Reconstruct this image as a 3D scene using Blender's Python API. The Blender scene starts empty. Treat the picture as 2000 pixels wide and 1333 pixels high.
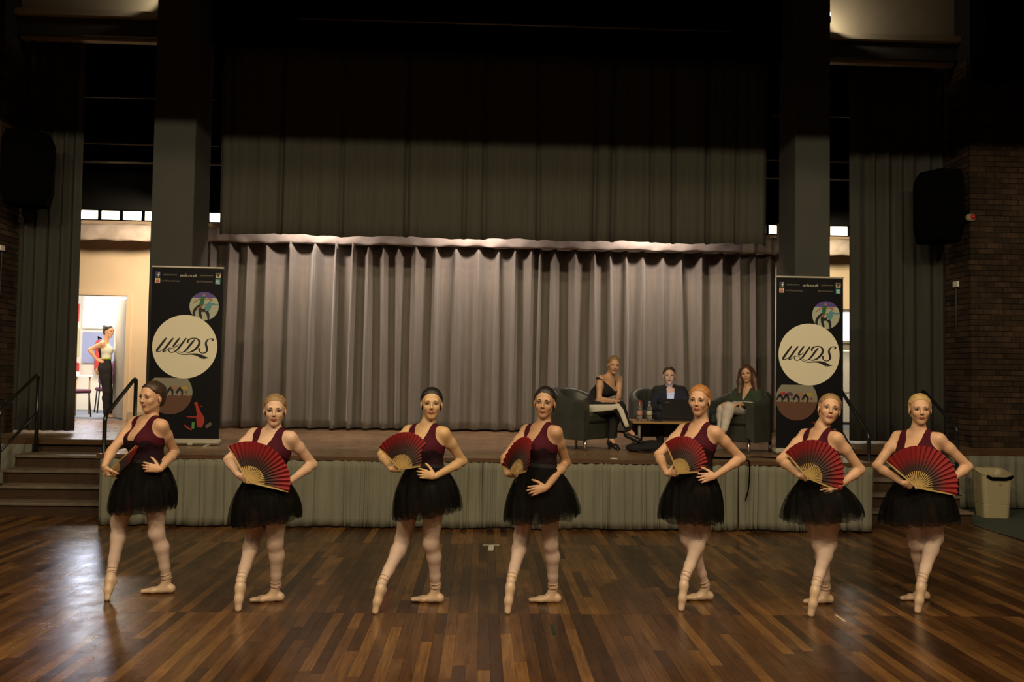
import bpy, math, random
import numpy as np
from mathutils import Vector

scene = bpy.context.scene
# ------------------------------------------------------------------ camera
F_PX, CAM_H = 1614.0, 1.65
PITCH, YAW, ROLL = [math.radians(v) for v in (2.2, -2.0, 0.9)]
def _rx(a):
    c, s = math.cos(a), math.sin(a); return np.array([[1, 0, 0], [0, c, -s], [0, s, c]])
def _rz(a):
    c, s = math.cos(a), math.sin(a); return np.array([[c, -s, 0], [s, c, 0], [0, 0, 1]])
RC = _rz(YAW) @ _rx(math.pi / 2 + PITCH) @ _rz(ROLL)
CC = np.array([0.0, 0.0, CAM_H])
cd = bpy.data.cameras.new('camera')
cam = bpy.data.objects.new('camera', cd)
scene.collection.objects.link(cam)
cd.sensor_width = 36.0
cd.lens = F_PX / 2000.0 * 36.0
cd.clip_start = 0.05
from mathutils import Matrix
M4 = Matrix.Identity(4)
for i in range(3):
    for j in range(3):
        M4[i][j] = RC[i, j]
    M4[i][3] = CC[i]
cam.matrix_world = M4
scene.camera = cam

# ------------------------------------------------------------------ view, world
vs = scene.view_settings
vs.view_transform = 'Standard'
vs.look = 'None'
vs.gamma = 1.0
vs.use_curve_mapping = False
vs.exposure = 0.0
try:
    scene.cycles.use_denoising = True
    scene.cycles.max_bounces = 6
    scene.cycles.transparent_max_bounces = 16
    scene.cycles.sample_clamp_indirect = 4.0
    scene.cycles.caustics_reflective = False
    scene.cycles.caustics_refractive = False
except Exception:
    pass
w = bpy.data.worlds.new('world'); scene.world = w
w.use_nodes = True
w.node_tree.nodes['Background'].inputs[0].default_value = (0.35, 0.4, 0.5, 1)
w.node_tree.nodes['Background'].inputs[1].default_value = 0.02

# ------------------------------------------------------------------ lights: hall downlights behind a ceiling beam, stage lamps, added wing fills
WARM = (1.0, 0.81, 0.52)
def lamp(kind, name, loc, energy, color=WARM, target=None, **kw):
    l = bpy.data.lights.new(name, kind); l.energy = energy; l.color = color
    for k, v in kw.items():
        setattr(l, k, v)
    o = bpy.data.objects.new(name, l); scene.collection.objects.link(o); o.location = loc
    if target is not None:
        d = Vector(target) - Vector(loc)
        o.rotation_euler = d.to_track_quat('-Z', 'Y').to_euler()
    return o
HALL_ROWS = ((0.0, 5.5, (-4.0, -1.4, 1.2, 3.8), 118.0), (4.0, 5.57, (-4.0, -1.4, 1.2, 3.8), 38.0))
for (ly, lz, xs, e) in HALL_ROWS:
    for lx in xs:
        lamp('SPOT', 'hall_downlight_lamp', (lx, ly, lz), e * 4, WARM, (lx, ly + (6.0 if ly < 2 else 1.5), 0), spot_size=math.radians(150), spot_blend=0.15, shadow_soft_size=0.13)
STAGE_X = (-2.55, -0.15, 2.5)
for lx in STAGE_X:
    lamp('SPOT', 'stage_downlight_lamp', (lx, 11.85, 4.15), 180.0, (1.0, 0.81, 0.68), (lx, 12.6, 1.6), spot_size=math.radians(150), spot_blend=0.9, shadow_soft_size=0.10)
lamp('AREA', 'added_wing_fill', (-4.60, 12.25, 3.9), 60.0, (1.0, 0.76, 0.5), (-6.6, 14.3, 2.2), shape='DISK', size=0.3, spread=math.radians(110))  # added fill hidden behind the left pillar to brighten the cream wing wall
lamp('AREA', 'added_wing_fill', (4.95, 12.25, 3.9), 24.0, (1.0, 0.80, 0.5), (6.5, 14.3, 2.9), shape='DISK', size=0.3, spread=math.radians(85))  # weaker fill added for the right wing wall, no fixture there
lamp('AREA', 'dressing_room_light', (-6.9, 15.6, 3.3), 130.0, (1.0, 0.93, 0.82), (-6.9, 15.6, 0), shape='RECTANGLE', size=1.2, size_y=1.2)
lamp('AREA', 'store_room_light', (6.6, 16.0, 3.1), 38.0, (1.0, 0.93, 0.75), (6.6, 16.0, 0), shape='RECTANGLE', size=1.2, size_y=1.2)

lamp('SPOT', 'pillar_uplight_lamp', (4.68, 10.98, 6.56), 14.0, (1.0, 0.85, 0.62), (5.6, 11.33, 7.1), spot_size=math.radians(110), spot_blend=0.3, shadow_soft_size=0.04)
lamp('SPOT', 'pillar_uplight_lamp', (-4.41, 10.98, 6.62), 8.0, (1.0, 0.85, 0.62), (-5.3, 11.33, 7.1), spot_size=math.radians(110), spot_blend=0.3, shadow_soft_size=0.04)

# ------------------------------------------------------------------ helpers
def ray(x, y):
    return RC @ np.array([(x - 1000) / F_PX, -(y - 666.5) / F_PX, -1.0])
def atz(x, y, z):
    d = ray(x, y); return CC + d * ((z - CAM_H) / d[2])
def aty(x, y, Y):
    d = ray(x, y); return CC + d * (Y / d[1])
def proj(p):
    q = RC.T @ (np.asarray(p, float) - CC); return 1000 + F_PX * q[0] / -q[2], 666.5 - F_PX * q[1] / -q[2]
def V(*a):
    return np.array(a, float)
def unit(v):
    v = np.asarray(v, float); return v / (np.linalg.norm(v) + 1e-12)
def lerp(a, b, t):
    return np.asarray(a) * (1 - t) + np.asarray(b) * t
UP = V(0, 0, 1)
col = scene.collection
rnd = random.Random(7)

class MB:
    """collects geometry for one mesh"""
    def __init__(s):
        s.v = []; s.f = []; s.m = []; s.sm = []
    def add(s, vs, fs, mi=0, smooth=False):
        o = len(s.v); s.v.extend([tuple(map(float, p)) for p in vs])
        for f in fs:
            s.f.append(tuple(i + o for i in f)); s.m.append(mi); s.sm.append(smooth)
        return s
    def box(s, c, d, mi=0, rot=None, bev=0.0):
        x, y, z = [k / 2 for k in d]
        if bev > 0:
            b = min(bev, x * .9, y * .9, z * .9); P = []; 
            for sx in (-1, 1):
                for sy in (-1, 1):
                    for sz in (-1, 1):
                        P += [(sx * x, sy * (y - b), sz * (z - b)), (sx * (x - b), sy * y, sz * (z - b)), (sx * (x - b), sy * (y - b), sz * z)]
            I = lambda sx, sy, sz, k: ((sx > 0) * 4 + (sy > 0) * 2 + (sz > 0)) * 3 + k
            Fc = []
            for q in (-1, 1):
                Fc.append([I(q, -1, -1, 0), I(q, 1, -1, 0), I(q, 1, 1, 0), I(q, -1, 1, 0)][::q])
                Fc.append([I(1, q, -1, 1), I(-1, q, -1, 1), I(-1, q, 1, 1), I(1, q, 1, 1)][::q])
                Fc.append([I(-1, -1, q, 2), I(1, -1, q, 2), I(1, 1, q, 2), I(-1, 1, q, 2)][::q])
            for a in (-1, 1):
                for b2 in (-1, 1):
                    Fc.append([I(a, b2, -1, 0), I(a, b2, -1, 1), I(a, b2, 1, 1), I(a, b2, 1, 0)][::-a * b2])
                    Fc.append([I(a, -1, b2, 0), I(a, 1, b2, 0), I(a, 1, b2, 2), I(a, -1, b2, 2)][::-a * b2])
                    Fc.append([I(-1, a, b2, 1), I(-1, a, b2, 2), I(1, a, b2, 2), I(1, a, b2, 1)][::-a * b2])
                    for c2 in (-1, 1):
                        Fc.append([I(a, b2, c2, 0), I(a, b2, c2, 1), I(a, b2, c2, 2)][::a * b2 * c2])
        else:
            P = [(-x, -y, -z), (x, -y, -z), (x, y, -z), (-x, y, -z), (-x, -y, z), (x, -y, z), (x, y, z), (-x, y, z)]
            Fc = [(0, 3, 2, 1), (4, 5, 6, 7), (0, 1, 5, 4), (1, 2, 6, 5), (2, 3, 7, 6), (3, 0, 4, 7)]
        P = np.array(P)
        if rot is not None:
            P = P @ np.asarray(rot).T
        return s.add(P + np.asarray(c), Fc, mi)
    def tube(s, path, r, n=10, mi=0, cap=True, flat=1.0):
        path = [np.asarray(p, float) for p in path]
        rs = r if hasattr(r, '__len__') else [r] * len(path)
        N = len(path); prev = None; rings = []
        for i, p in enumerate(path):
            t = unit(path[min(i + 1, N - 1)] - path[max(i - 1, 0)])
            if prev is None:
                a = UP if abs(t[2]) < .9 else V(1, 0, 0)
                u = unit(np.cross(t, a))
            else:
                u = unit(prev - t * np.dot(prev, t))
            prev = u; v = np.cross(t, u)
            rings.append([p + rs[i] * (math.cos(2 * math.pi * k / n) * u + flat * math.sin(2 * math.pi * k / n) * v) for k in range(n)])
        P = [q for rg in rings for q in rg]
        Fc = [(i * n + k, i * n + (k + 1) % n, (i + 1) * n + (k + 1) % n, (i + 1) * n + k) for i in range(N - 1) for k in range(n)]
        if cap:
            Fc += [tuple(range(n - 1, -1, -1)), tuple((N - 1) * n + k for k in range(n))]
        return s.add(P, Fc, mi, True)
    def lathe(s, prof, c=(0, 0, 0), n=20, mi=0):
        c = np.asarray(c); P = []
        for (r, z) in prof:
            P += [c + V(r * math.cos(2 * math.pi * k / n), r * math.sin(2 * math.pi * k / n), z) for k in range(n)]
        Fc = [(i * n + k, i * n + (k + 1) % n, (i + 1) * n + (k + 1) % n, (i + 1) * n + k) for i in range(len(prof) - 1) for k in range(n)]
        Fc += [tuple(range(n - 1, -1, -1)), tuple((len(prof) - 1) * n + k for k in range(n))]
        return s.add(P, Fc, mi, True)
    def grid(s, P, mi=0, smooth=True, closed=False):
        nu, nv = len(P), len(P[0])
        Fc = [(i * nv + j, ((i + 1) % nu) * nv + j, ((i + 1) % nu) * nv + j + 1, i * nv + j + 1) for i in range(nu if closed else nu - 1) for j in range(nv - 1)]
        return s.add([p for r in P for p in r], Fc, mi, smooth)
    def disc(s, c, r, u, v, n=48, mi=0, a0=0, a1=2 * math.pi):
        c, u, v = map(np.asarray, (c, u, v))
        return s.add([c + r * (math.cos(a0 + (a1 - a0) * k / n) * u + math.sin(a0 + (a1 - a0) * k / n) * v) for k in range(n)], [tuple(range(n))], mi)

def origin_of(parent):
    o = np.zeros(3)
    while parent is not None:
        o = o + np.array(parent.location); parent = parent.parent
    return o
def obj(name, mb, mat=None, parent=None, loc=None):
    """one mesh object; mb holds world coordinates"""
    me = bpy.data.meshes.new(name)
    base = origin_of(parent)
    own = np.zeros(3) if loc is None else np.asarray(loc, float) - base
    if isinstance(mb, MB):
        P = np.array(mb.v, float).reshape(-1, 3) - base - own
        me.from_pydata([tuple(p) for p in P], [], mb.f)
        me.polygons.foreach_set('material_index', mb.m)
        me.polygons.foreach_set('use_smooth', mb.sm)
    else:
        vs_, fs_, mi_ = mb
        P = (np.asarray(vs_, float) - base - own).astype(np.float32)
        fs_ = np.asarray(fs_, np.int32)
        n, k = fs_.shape
        me.vertices.add(len(P)); me.vertices.foreach_set('co', P.ravel())
        me.loops.add(n * k); me.loops.foreach_set('vertex_index', fs_.ravel())
        me.polygons.add(n); me.polygons.foreach_set('loop_start', np.arange(0, n * k, k, dtype=np.int32))
        me.polygons.foreach_set('use_smooth', np.ones(n, bool))
        if mi_ is not None:
            me.polygons.foreach_set('material_index', np.asarray(mi_, np.int32))
        me.update(calc_edges=True)
    me.update()
    for m in (mat if isinstance(mat, (list, tuple)) else [mat]):
        if m is not None:
            me.materials.append(m)
    o = bpy.data.objects.new(name, me); col.objects.link(o)
    o.location = own
    if parent is not None:
        o.parent = parent
    return o
def tag(o, label=None, cat=None, group=None, kind=None):
    if label: o['label'] = label
    if cat: o['category'] = cat
    if group: o['group'] = group
    if kind: o['kind'] = kind
    return o
def thing(name, label, cat, loc, group=None):
    o = bpy.data.objects.new(name, None); col.objects.link(o); o.location = tuple(map(float, loc))
    o.empty_display_size = 0.1
    return tag(o, label, cat, group)
def struct(name, mb, mat, label=None, parent=None):
    o = obj(name, mb, mat, parent)
    if parent is None:
        o['kind'] = 'structure'
        if label: o['label'] = label
    return o
def bx(x0, x1, y0, y1, z0, z1, **k):
    return MB().box(((x0 + x1) / 2, (y0 + y1) / 2, (z0 + z1) / 2), (abs(x1 - x0), abs(y1 - y0), abs(z1 - z0)), **k)
def rotz(a):
    return _rz(a)

# ------------------------------------------------------------------ materials
def mat(name, color, rough=0.6, metal=0.0, spec=0.5, emit=None, estr=0.0, noise=0.0, nscale=20.0, bump=0.0, bscale=80.0, sheen=0.0, alpha=1.0, trans=0.0, stretch=(1, 1, 1), sub=0.0):
    m = bpy.data.materials.new(name); m.use_nodes = True
    nt = m.node_tree; b = nt.nodes['Principled BSDF']
    b.inputs['Base Color'].default_value = (*color, 1)
    b.inputs['Roughness'].default_value = rough
    b.inputs['Metallic'].default_value = metal
    b.inputs['Specular IOR Level'].default_value = spec
    b.inputs['Alpha'].default_value = alpha
    b.inputs['Transmission Weight'].default_value = trans
    if sheen: b.inputs['Sheen Weight'].default_value = sheen
    if sub:
        b.inputs['Subsurface Weight'].default_value = sub
        b.inputs['Subsurface Radius'].default_value = (0.02, 0.008, 0.004)
        b.inputs['Subsurface Scale'].default_value = 0.4
    if emit:
        b.inputs['Emission Color'].default_value = (*emit, 1); b.inputs['Emission Strength'].default_value = estr
    if noise or bump:
        tc = nt.nodes.new('ShaderNodeTexCoord'); mp = nt.nodes.new('ShaderNodeMapping')
        mp.inputs['Scale'].default_value = stretch
        nt.links.new(tc.outputs['Object'], mp.inputs['Vector'])
    if noise:
        n = nt.nodes.new('ShaderNodeTexNoise'); n.inputs['Scale'].default_value = nscale; n.inputs['Detail'].default_value = 4
        nt.links.new(mp.outputs[0], n.inputs['Vector'])
        r = nt.nodes.new('ShaderNodeMapRange'); r.inputs[1].default_value = .3; r.inputs[2].default_value = .7
        r.inputs[3].default_value = 1 - noise; r.inputs[4].default_value = 1 + noise
        nt.links.new(n.outputs['Fac'], r.inputs[0])
        mx = nt.nodes.new('ShaderNodeMix'); mx.data_type = 'RGBA'; mx.blend_type = 'MULTIPLY'; mx.inputs[0].default_value = 1
        mx.inputs[6].default_value = (*color, 1); nt.links.new(r.outputs[0], mx.inputs[7])
        nt.links.new(mx.outputs[2], b.inputs['Base Color'])
    if bump:
        n2 = nt.nodes.new('ShaderNodeTexNoise'); n2.inputs['Scale'].default_value = bscale; n2.inputs['Detail'].default_value = 3
        nt.links.new(mp.outputs[0], n2.inputs['Vector'])
        bp = nt.nodes.new('ShaderNodeBump'); bp.inputs['Strength'].default_value = bump; bp.inputs['Distance'].default_value = 0.01
        nt.links.new(n2.outputs['Fac'], bp.inputs['Height']); nt.links.new(bp.outputs[0], b.inputs['Normal'])
    return m

def wood_floor(name, ramp, rough=(0.2, 0.31), axis='Y', spec=0.5, scale=1.0):
    """planks: a tone per plank (object random + face attribute) and grain along the plank"""
    m = bpy.data.materials.new(name); m.use_nodes = True
    nt = m.node_tree; b = nt.nodes['Principled BSDF']; L = nt.links.new; N = nt.nodes.new
    oi = N('ShaderNodeObjectInfo'); at = N('ShaderNodeAttribute'); at.attribute_name = 'tone'
    ad = N('ShaderNodeMath'); ad.operation = 'ADD'; L(oi.outputs['Random'], ad.inputs[0]); L(at.outputs['Fac'], ad.inputs[1])
    fr = N('ShaderNodeMath'); fr.operation = 'FRACT'; L(ad.outputs[0], fr.inputs[0])
    geo = N('ShaderNodeNewGeometry')
    off = N('ShaderNodeCombineXYZ'); ml = N('ShaderNodeMath'); ml.operation = 'MULTIPLY'; ml.inputs[1].default_value = 37.0
    L(fr.outputs[0], ml.inputs[0]); L(ml.outputs[0], off.inputs[0]); L(ml.outputs[0], off.inputs[1])
    va = N('ShaderNodeVectorMath'); va.operation = 'ADD'; L(geo.outputs['Position'], va.inputs[0]); L(off.outputs[0], va.inputs[1])
    mp = N('ShaderNodeMapping'); mp.inputs['Scale'].default_value = (60 * scale, 3 * scale, 1) if axis == 'Y' else (3 * scale, 60 * scale, 1)
    L(va.outputs[0], mp.inputs[0])
    n = N('ShaderNodeTexNoise'); n.inputs['Scale'].default_value = 1.0; n.inputs['Detail'].default_value = 5; n.inputs['Distortion'].default_value = 0.6
    L(mp.outputs[0], n.inputs['Vector'])
    cr = N('ShaderNodeValToRGB'); e = cr.color_ramp.elements
    e[0].position = ramp[0][0]; e[0].color = (*ramp[0][1], 1); e[1].position = ramp[-1][0]; e[1].color = (*ramp[-1][1], 1)
    for p, c in ramp[1:-1]:
        q = e.new(p); q.color = (*c, 1)
    L(fr.outputs[0], cr.inputs[0])
    mr = N('ShaderNodeMapRange'); mr.inputs[1].default_value = .3; mr.inputs[2].default_value = .7; mr.inputs[3].default_value = .62; mr.inputs[4].default_value = 1.3
    L(n.outputs['Fac'], mr.inputs[0])
    # worn, dirty patches
    n3 = N('ShaderNodeTexNoise'); n3.inputs['Scale'].default_value = 1.3; n3.inputs['Detail'].default_value = 6
    L(geo.outputs['Position'], n3.inputs['Vector'])
    m3 = N('ShaderNodeMapRange'); m3.inputs[1].default_value = .35; m3.inputs[2].default_value = .65; m3.inputs[3].default_value = .72; m3.inputs[4].default_value = 1.12
    L(n3.outputs['Fac'], m3.inputs[0])
    mu = N('ShaderNodeMath'); mu.operation = 'MULTIPLY'; L(mr.outputs[0], mu.inputs[0]); L(m3.outputs[0], mu.inputs[1])
    mx = N('ShaderNodeMix'); mx.data_type = 'RGBA'; mx.blend_type = 'MULTIPLY'; mx.inputs[0].default_value = 1
    L(cr.outputs[0], mx.inputs[6]); L(mu.outputs[0], mx.inputs[7]); L(mx.outputs[2], b.inputs['Base Color'])
    n4 = N('ShaderNodeTexNoise'); n4.inputs['Scale'].default_value = 6; n4.inputs['Detail'].default_value = 6
    L(geo.outputs['Position'], n4.inputs['Vector'])
    m4 = N('ShaderNodeMapRange'); m4.inputs[1].default_value = .3; m4.inputs[2].default_value = .7; m4.inputs[3].default_value = rough[0]; m4.inputs[4].default_value = rough[1]
    L(n4.outputs['Fac'], m4.inputs[0]); L(m4.outputs[0], b.inputs['Roughness'])
    b.inputs['Specular IOR Level'].default_value = spec
    bp = N('ShaderNodeBump'); bp.inputs['Strength'].default_value = .025; bp.inputs['Distance'].default_value = .004
    L(n.outputs['Fac'], bp.inputs['Height']); L(bp.outputs[0], b.inputs['Normal'])
    return m

M = {}
M['plank'] = wood_floor('varnished hall floor', [(0.0, (.036, .015, .006)), (.18, (.062, .026, .009)), (.45, (.098, .043, .014)), (.7, (.135, .060, .019)), (.9, (.20, .094, .028)), (.996, (.20, .095, .028)), (.998, (.14, .03, .012)), (1.0, (.14, .03, .012))])
M['joint'] = mat('dark floor joint', (.012, .007, .004), .8)
M['deck'] = wood_floor('stage deck boards', [(0, (.27, .165, .09)), (.5, (.33, .205, .115)), (1, (.38, .24, .14))], rough=(.22, .4), axis='X', scale=.6)
M['nosing'] = mat('dark wood nosing', (.085, .042, .018), .45, noise=.3, nscale=6, stretch=(1, 20, 20))
M['stepwood'] = mat('dark step riser', (.05, .026, .013), .5, noise=.3, nscale=6, stretch=(1, 10, 20))
M['steptop'] = mat('worn step tread', (.16, .125, .085), .6, noise=.25, nscale=8)
M['skirt'] = mat('grey green stage skirt cloth', (.185, .18, .135), .95, noise=.12, nscale=3, stretch=(6, 6, .6), bump=.1, bscale=300)
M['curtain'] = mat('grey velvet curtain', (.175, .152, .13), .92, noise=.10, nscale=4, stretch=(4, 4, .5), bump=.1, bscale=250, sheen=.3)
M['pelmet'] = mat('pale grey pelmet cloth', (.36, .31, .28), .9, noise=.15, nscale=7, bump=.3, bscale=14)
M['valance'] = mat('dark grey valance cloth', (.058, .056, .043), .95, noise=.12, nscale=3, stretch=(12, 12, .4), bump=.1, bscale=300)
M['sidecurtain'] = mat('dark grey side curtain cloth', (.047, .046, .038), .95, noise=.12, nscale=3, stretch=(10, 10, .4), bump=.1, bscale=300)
M['pillar'] = mat('grey green paint', (.056, .057, .051), .8, noise=.08, nscale=3)
M['black'] = mat('matt black', (.0012, .0012, .0014), .95, spec=.05)
M['blackboard'] = mat('black painted board', (.004, .004, .004), .8, spec=.1)
M['greycloth'] = mat('black border cloth', (.005, .005, .005), .95, spec=.1)
M['cream'] = mat('cream wall paint', (.62, .50, .36), .8, noise=.05, nscale=2)
M['creamwhite'] = mat('white wall paint', (.78, .74, .66), .8)
M['dullcream'] = mat('dull cream plaster', (.42, .36, .26), .85, noise=.06, nscale=2)
M['rail'] = mat('black painted steel', (.012, .012, .012), .28)
M['chrome'] = mat('brushed steel', (.55, .53, .5), .3, 1.0)
M['pipe'] = mat('grey steel pipe', (.22, .20, .17), .45, .6)
M['carpet'] = mat('dark green carpet', (.055, .065, .05), 1, noise=.3, nscale=120, bump=.3, bscale=400)
M['bluecarpet'] = mat('blue grey carpet', (.16, .18, .22), 1, noise=.2, nscale=80)
M['bin'] = mat('cream plastic bin', (.40, .34, .21), .45)
M['leather'] = mat('dark grey green leather', (.045, .048, .040), .38, noise=.2, nscale=5, bump=.06, bscale=120)
M['tabletop'] = mat('light oak table top', (.36, .21, .08), .4, noise=.15, nscale=5, stretch=(2, 20, 20))
M['tableleg'] = mat('grey painted table leg', (.20, .20, .17), .4)
M['glow'] = mat('clerestory daylight', (1, .9, .7), .5, emit=(1.0, .83, .55), estr=7.0)
M['daywin'] = mat('bright daylight pane', (1, 1, 1), .5, emit=(.62, .74, 1.0), estr=30.0)
M['dimwin'] = mat('pale daylight pane', (1, 1, 1), .5, emit=(.9, .95, 1.0), estr=2.5)
M['red'] = mat('red plastic', (.5, .02, .015), .4)
M['white'] = mat('white card', (.75, .73, .68), .6)
M['purple'] = mat('purple upholstery', (.09, .02, .05), .9)

# ------------------------------------------------------------------ soft-union body builder
class Cone:
    """tapered capsule; optional flattened section: lateral axis lat, half widths (ra, rb), depths (da, db)"""
    def __init__(s, a, ra, b, rb, lat=None, da=None, db=None):
        s.a, s.b = np.asarray(a, float), np.asarray(b, float); s.ra, s.rb = ra, rb; s.lat = lat
        s.da = ra if da is None else da; s.db = rb if db is None else db
        R = max(ra, rb, s.da, s.db)
        s.lo = np.minimum(s.a, s.b) - R; s.hi = np.maximum(s.a, s.b) + R
    def grow(s, g):
        return Cone(s.a, s.ra + g, s.b, s.rb + g, s.lat, s.da + g, s.db + g)
    def ev(s, X, Y, Z):
        ab = s.b - s.a; L2 = float(ab @ ab) + 1e-12
        t = np.clip(((X - s.a[0]) * ab[0] + (Y - s.a[1]) * ab[1] + (Z - s.a[2]) * ab[2]) / L2, 0, 1)
        ox, oy, oz = X - s.a[0] - t * ab[0], Y - s.a[1] - t * ab[1], Z - s.a[2] - t * ab[2]
        w = s.ra + (s.rb - s.ra) * t
        if s.lat is None:
            return np.sqrt(ox * ox + oy * oy + oz * oz) - w
        d = s.da + (s.db - s.da) * t
        ax = ab / math.sqrt(L2); u = unit(s.lat - ax * (s.lat @ ax)); v = np.cross(ax, u)
        pu = ox * u[0] + oy * u[1] + oz * u[2]; pv = ox * v[0] + oy * v[1] + oz * v[2]; pw = ox * ax[0] + oy * ax[1] + oz * ax[2]
        mn = np.minimum(w, d)
        k0 = np.sqrt((pu / w) ** 2 + (pv / d) ** 2 + (pw / mn) ** 2) + 1e-9
        k1 = np.sqrt((pu / w ** 2) ** 2 + (pv / d ** 2) ** 2 + (pw / mn ** 2) ** 2) + 1e-9
        return k0 * (k0 - 1) / k1
class Ell:
    def __init__(s, c, r, ax=None):
        s.c = np.asarray(c, float); s.r = np.asarray(r, float) * np.ones(3); s.ax = np.eye(3) if ax is None else np.asarray(ax, float)
        R = s.r.max(); s.lo = s.c - R; s.hi = s.c + R
    def grow(s, g):
        return Ell(s.c, s.r + g, s.ax)
    def ev(s, X, Y, Z):
        x, y, z = X - s.c[0], Y - s.c[1], Z - s.c[2]
        q = [x * a[0] + y * a[1] + z * a[2] for a in s.ax]
        k0 = np.sqrt(sum((q[i] / s.r[i]) ** 2 for i in range(3))) + 1e-9
        k1 = np.sqrt(sum((q[i] / s.r[i] ** 2) ** 2 for i in range(3))) + 1e-9
        return k0 * (k0 - 1) / k1

class Field:
    def __init__(s, prims, h, extra=0.03, lo=None, hi=None):
        s.h = h
        s.lo = (np.min([p.lo for p, _ in prims], 0) if lo is None else np.asarray(lo)) - extra
        hi_ = (np.max([p.hi for p, _ in prims], 0) if hi is None else np.asarray(hi)) + extra
        s.n = np.ceil((hi_ - s.lo) / h).astype(int) + 1
        s.d = np.full(s.n, 0.5, np.float32)
        for p, k in prims:
            s.add(p, k)
    def _sl(s, lo, hi):
        i0 = np.clip(np.floor((lo - s.lo) / s.h).astype(int), 0, s.n); i1 = np.clip(np.ceil((hi - s.lo) / s.h).astype(int) + 1, 0, s.n)
        if (i1 <= i0).any():
            return None
        g = [(s.lo[a] + np.arange(i0[a], i1[a]) * s.h).astype(np.float32) for a in range(3)]
        return tuple(slice(i0[a], i1[a]) for a in range(3)), g[0][:, None, None], g[1][None, :, None], g[2][None, None, :]
    def add(s, p, k=0.02):
        r = s._sl(p.lo - k - 4 * s.h, p.hi + k + 4 * s.h)
        if r is None: return
        sl, X, Y, Z = r
        b = p.ev(X, Y, Z).astype(np.float32); a = s.d[sl]
        if k > 0:
            hh = np.clip(.5 + .5 * (b - a) / k, 0, 1); s.d[sl] = b * (1 - hh) + a * hh - k * hh * (1 - hh)
        else:
            s.d[sl] = np.minimum(a, b)
    def cut(s, p, k=0.004):
        r = s._sl(p.lo - k - 4 * s.h, p.hi + k + 4 * s.h)
        if r is None: return
        sl, X, Y, Z = r
        b = -p.ev(X, Y, Z).astype(np.float32); a = s.d[sl]
        hh = np.clip(.5 - .5 * (b - a) / k, 0, 1); s.d[sl] = b * (1 - hh) + a * hh + k * hh * (1 - hh)
    def cutf(s, fn):
        """keep only where fn(X,Y,Z) < 0"""
        g = [(s.lo[a] + np.arange(s.n[a]) * s.h).astype(np.float32) for a in range(3)]
        s.d = np.maximum(s.d, fn(g[0][:, None, None], g[1][None, :, None], g[2][None, None, :]).astype(np.float32))
    def mesh(s):
        d = s.d; n = s.n; sg = d < 0
        sg[0] = sg[-1] = False; sg[:, 0] = sg[:, -1] = False; sg[:, :, 0] = sg[:, :, -1] = False
        c = sg.astype(np.int8)
        t = c[:-1] + c[1:]; t = t[:, :-1] + t[:, 1:]; t = t[:, :, :-1] + t[:, :, 1:]
        act = np.argwhere((t > 0) & (t < 8))
        idx = np.full(t.shape, -1, np.int32); idx[act[:, 0], act[:, 1], act[:, 2]] = np.arange(len(act))
        offs = [(i, j, k) for i in (0, 1) for j in (0, 1) for k in (0, 1)]
        val = {o: d[act[:, 0] + o[0], act[:, 1] + o[1], act[:, 2] + o[2]].astype(np.float64) for o in offs}
        acc = np.zeros((len(act), 3)); cnt = np.zeros(len(act))
        for o in offs:
            for a in range(3):
                if o[a] == 0:
                    q = list(o); q[a] = 1; q = tuple(q)
                    v0, v1 = val[o], val[q]; m = (v0 < 0) != (v1 < 0)
                    tt = np.where(m, v0 / np.where(m, v0 - v1, 1), 0)
                    p = np.tile(np.array(o, float), (len(act), 1)); p[:, a] += tt
                    acc[m] += p[m]; cnt[m] += 1
        P = s.lo + (act + acc / np.maximum(cnt, 1)[:, None]) * s.h
        Fq = []
        for a in range(3):
            b_, c_ = (a + 1) % 3, (a + 2) % 3
            s0 = [slice(None)] * 3; s1 = [slice(None)] * 3; s0[a] = slice(0, -1); s1[a] = slice(1, None)
            e = np.argwhere(sg[tuple(s0)] != sg[tuple(s1)])
            if not len(e): continue
            ins = sg[e[:, 0], e[:, 1], e[:, 2]]
            def cell(db, dc):
                q = e.copy(); q[:, b_] += db; q[:, c_] += dc; return idx[q[:, 0], q[:, 1], q[:, 2]]
            quad = np.stack([cell(-1, -1), cell(0, -1), cell(0, 0), cell(-1, 0)], 1)
            quad[~ins] = quad[~ins][:, ::-1]
            Fq.append(quad)
        Fq = np.concatenate(Fq)
        Fq = Fq[(Fq >= 0).all(1)]
        # light smoothing
        for _ in range(2):
            S = np.zeros_like(P); K = np.zeros(len(P))
            for i in range(4):
                a, b = Fq[:, i], Fq[:, (i + 1) % 4]
                for c3 in range(3):
                    S[:, c3] += np.bincount(a, P[b, c3], len(P)) + np.bincount(b, P[a, c3], len(P))
                K += np.bincount(a, minlength=len(P)) + np.bincount(b, minlength=len(P))
            P = P * .5 + .5 * S / np.maximum(K, 1)[:, None]
        return P, Fq
def centroids(P, Fq):
    return P[Fq].mean(1)
def join(parts):
    vs_, fs_, ms_ = [], [], []; o = 0
    for P, Fq, mi in parts:
        vs_.append(P); fs_.append(Fq + o); ms_.append(np.broadcast_to(np.asarray(mi), (len(Fq),))); o += len(P)
    return np.concatenate(vs_), np.concatenate(fs_), np.concatenate(ms_)

def reach(S, px, L, far):
    """point on the pixel's ray at distance L from S (nearer or farther side)"""
    d = unit(ray(*px)); oc = CC - S; b = oc @ d; c = oc @ oc - L * L; D = b * b - c
    if D < 0:
        return CC + d * (-b)
    return CC + d * (-b + (math.sqrt(D) if far else -math.sqrt(D)))

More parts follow.
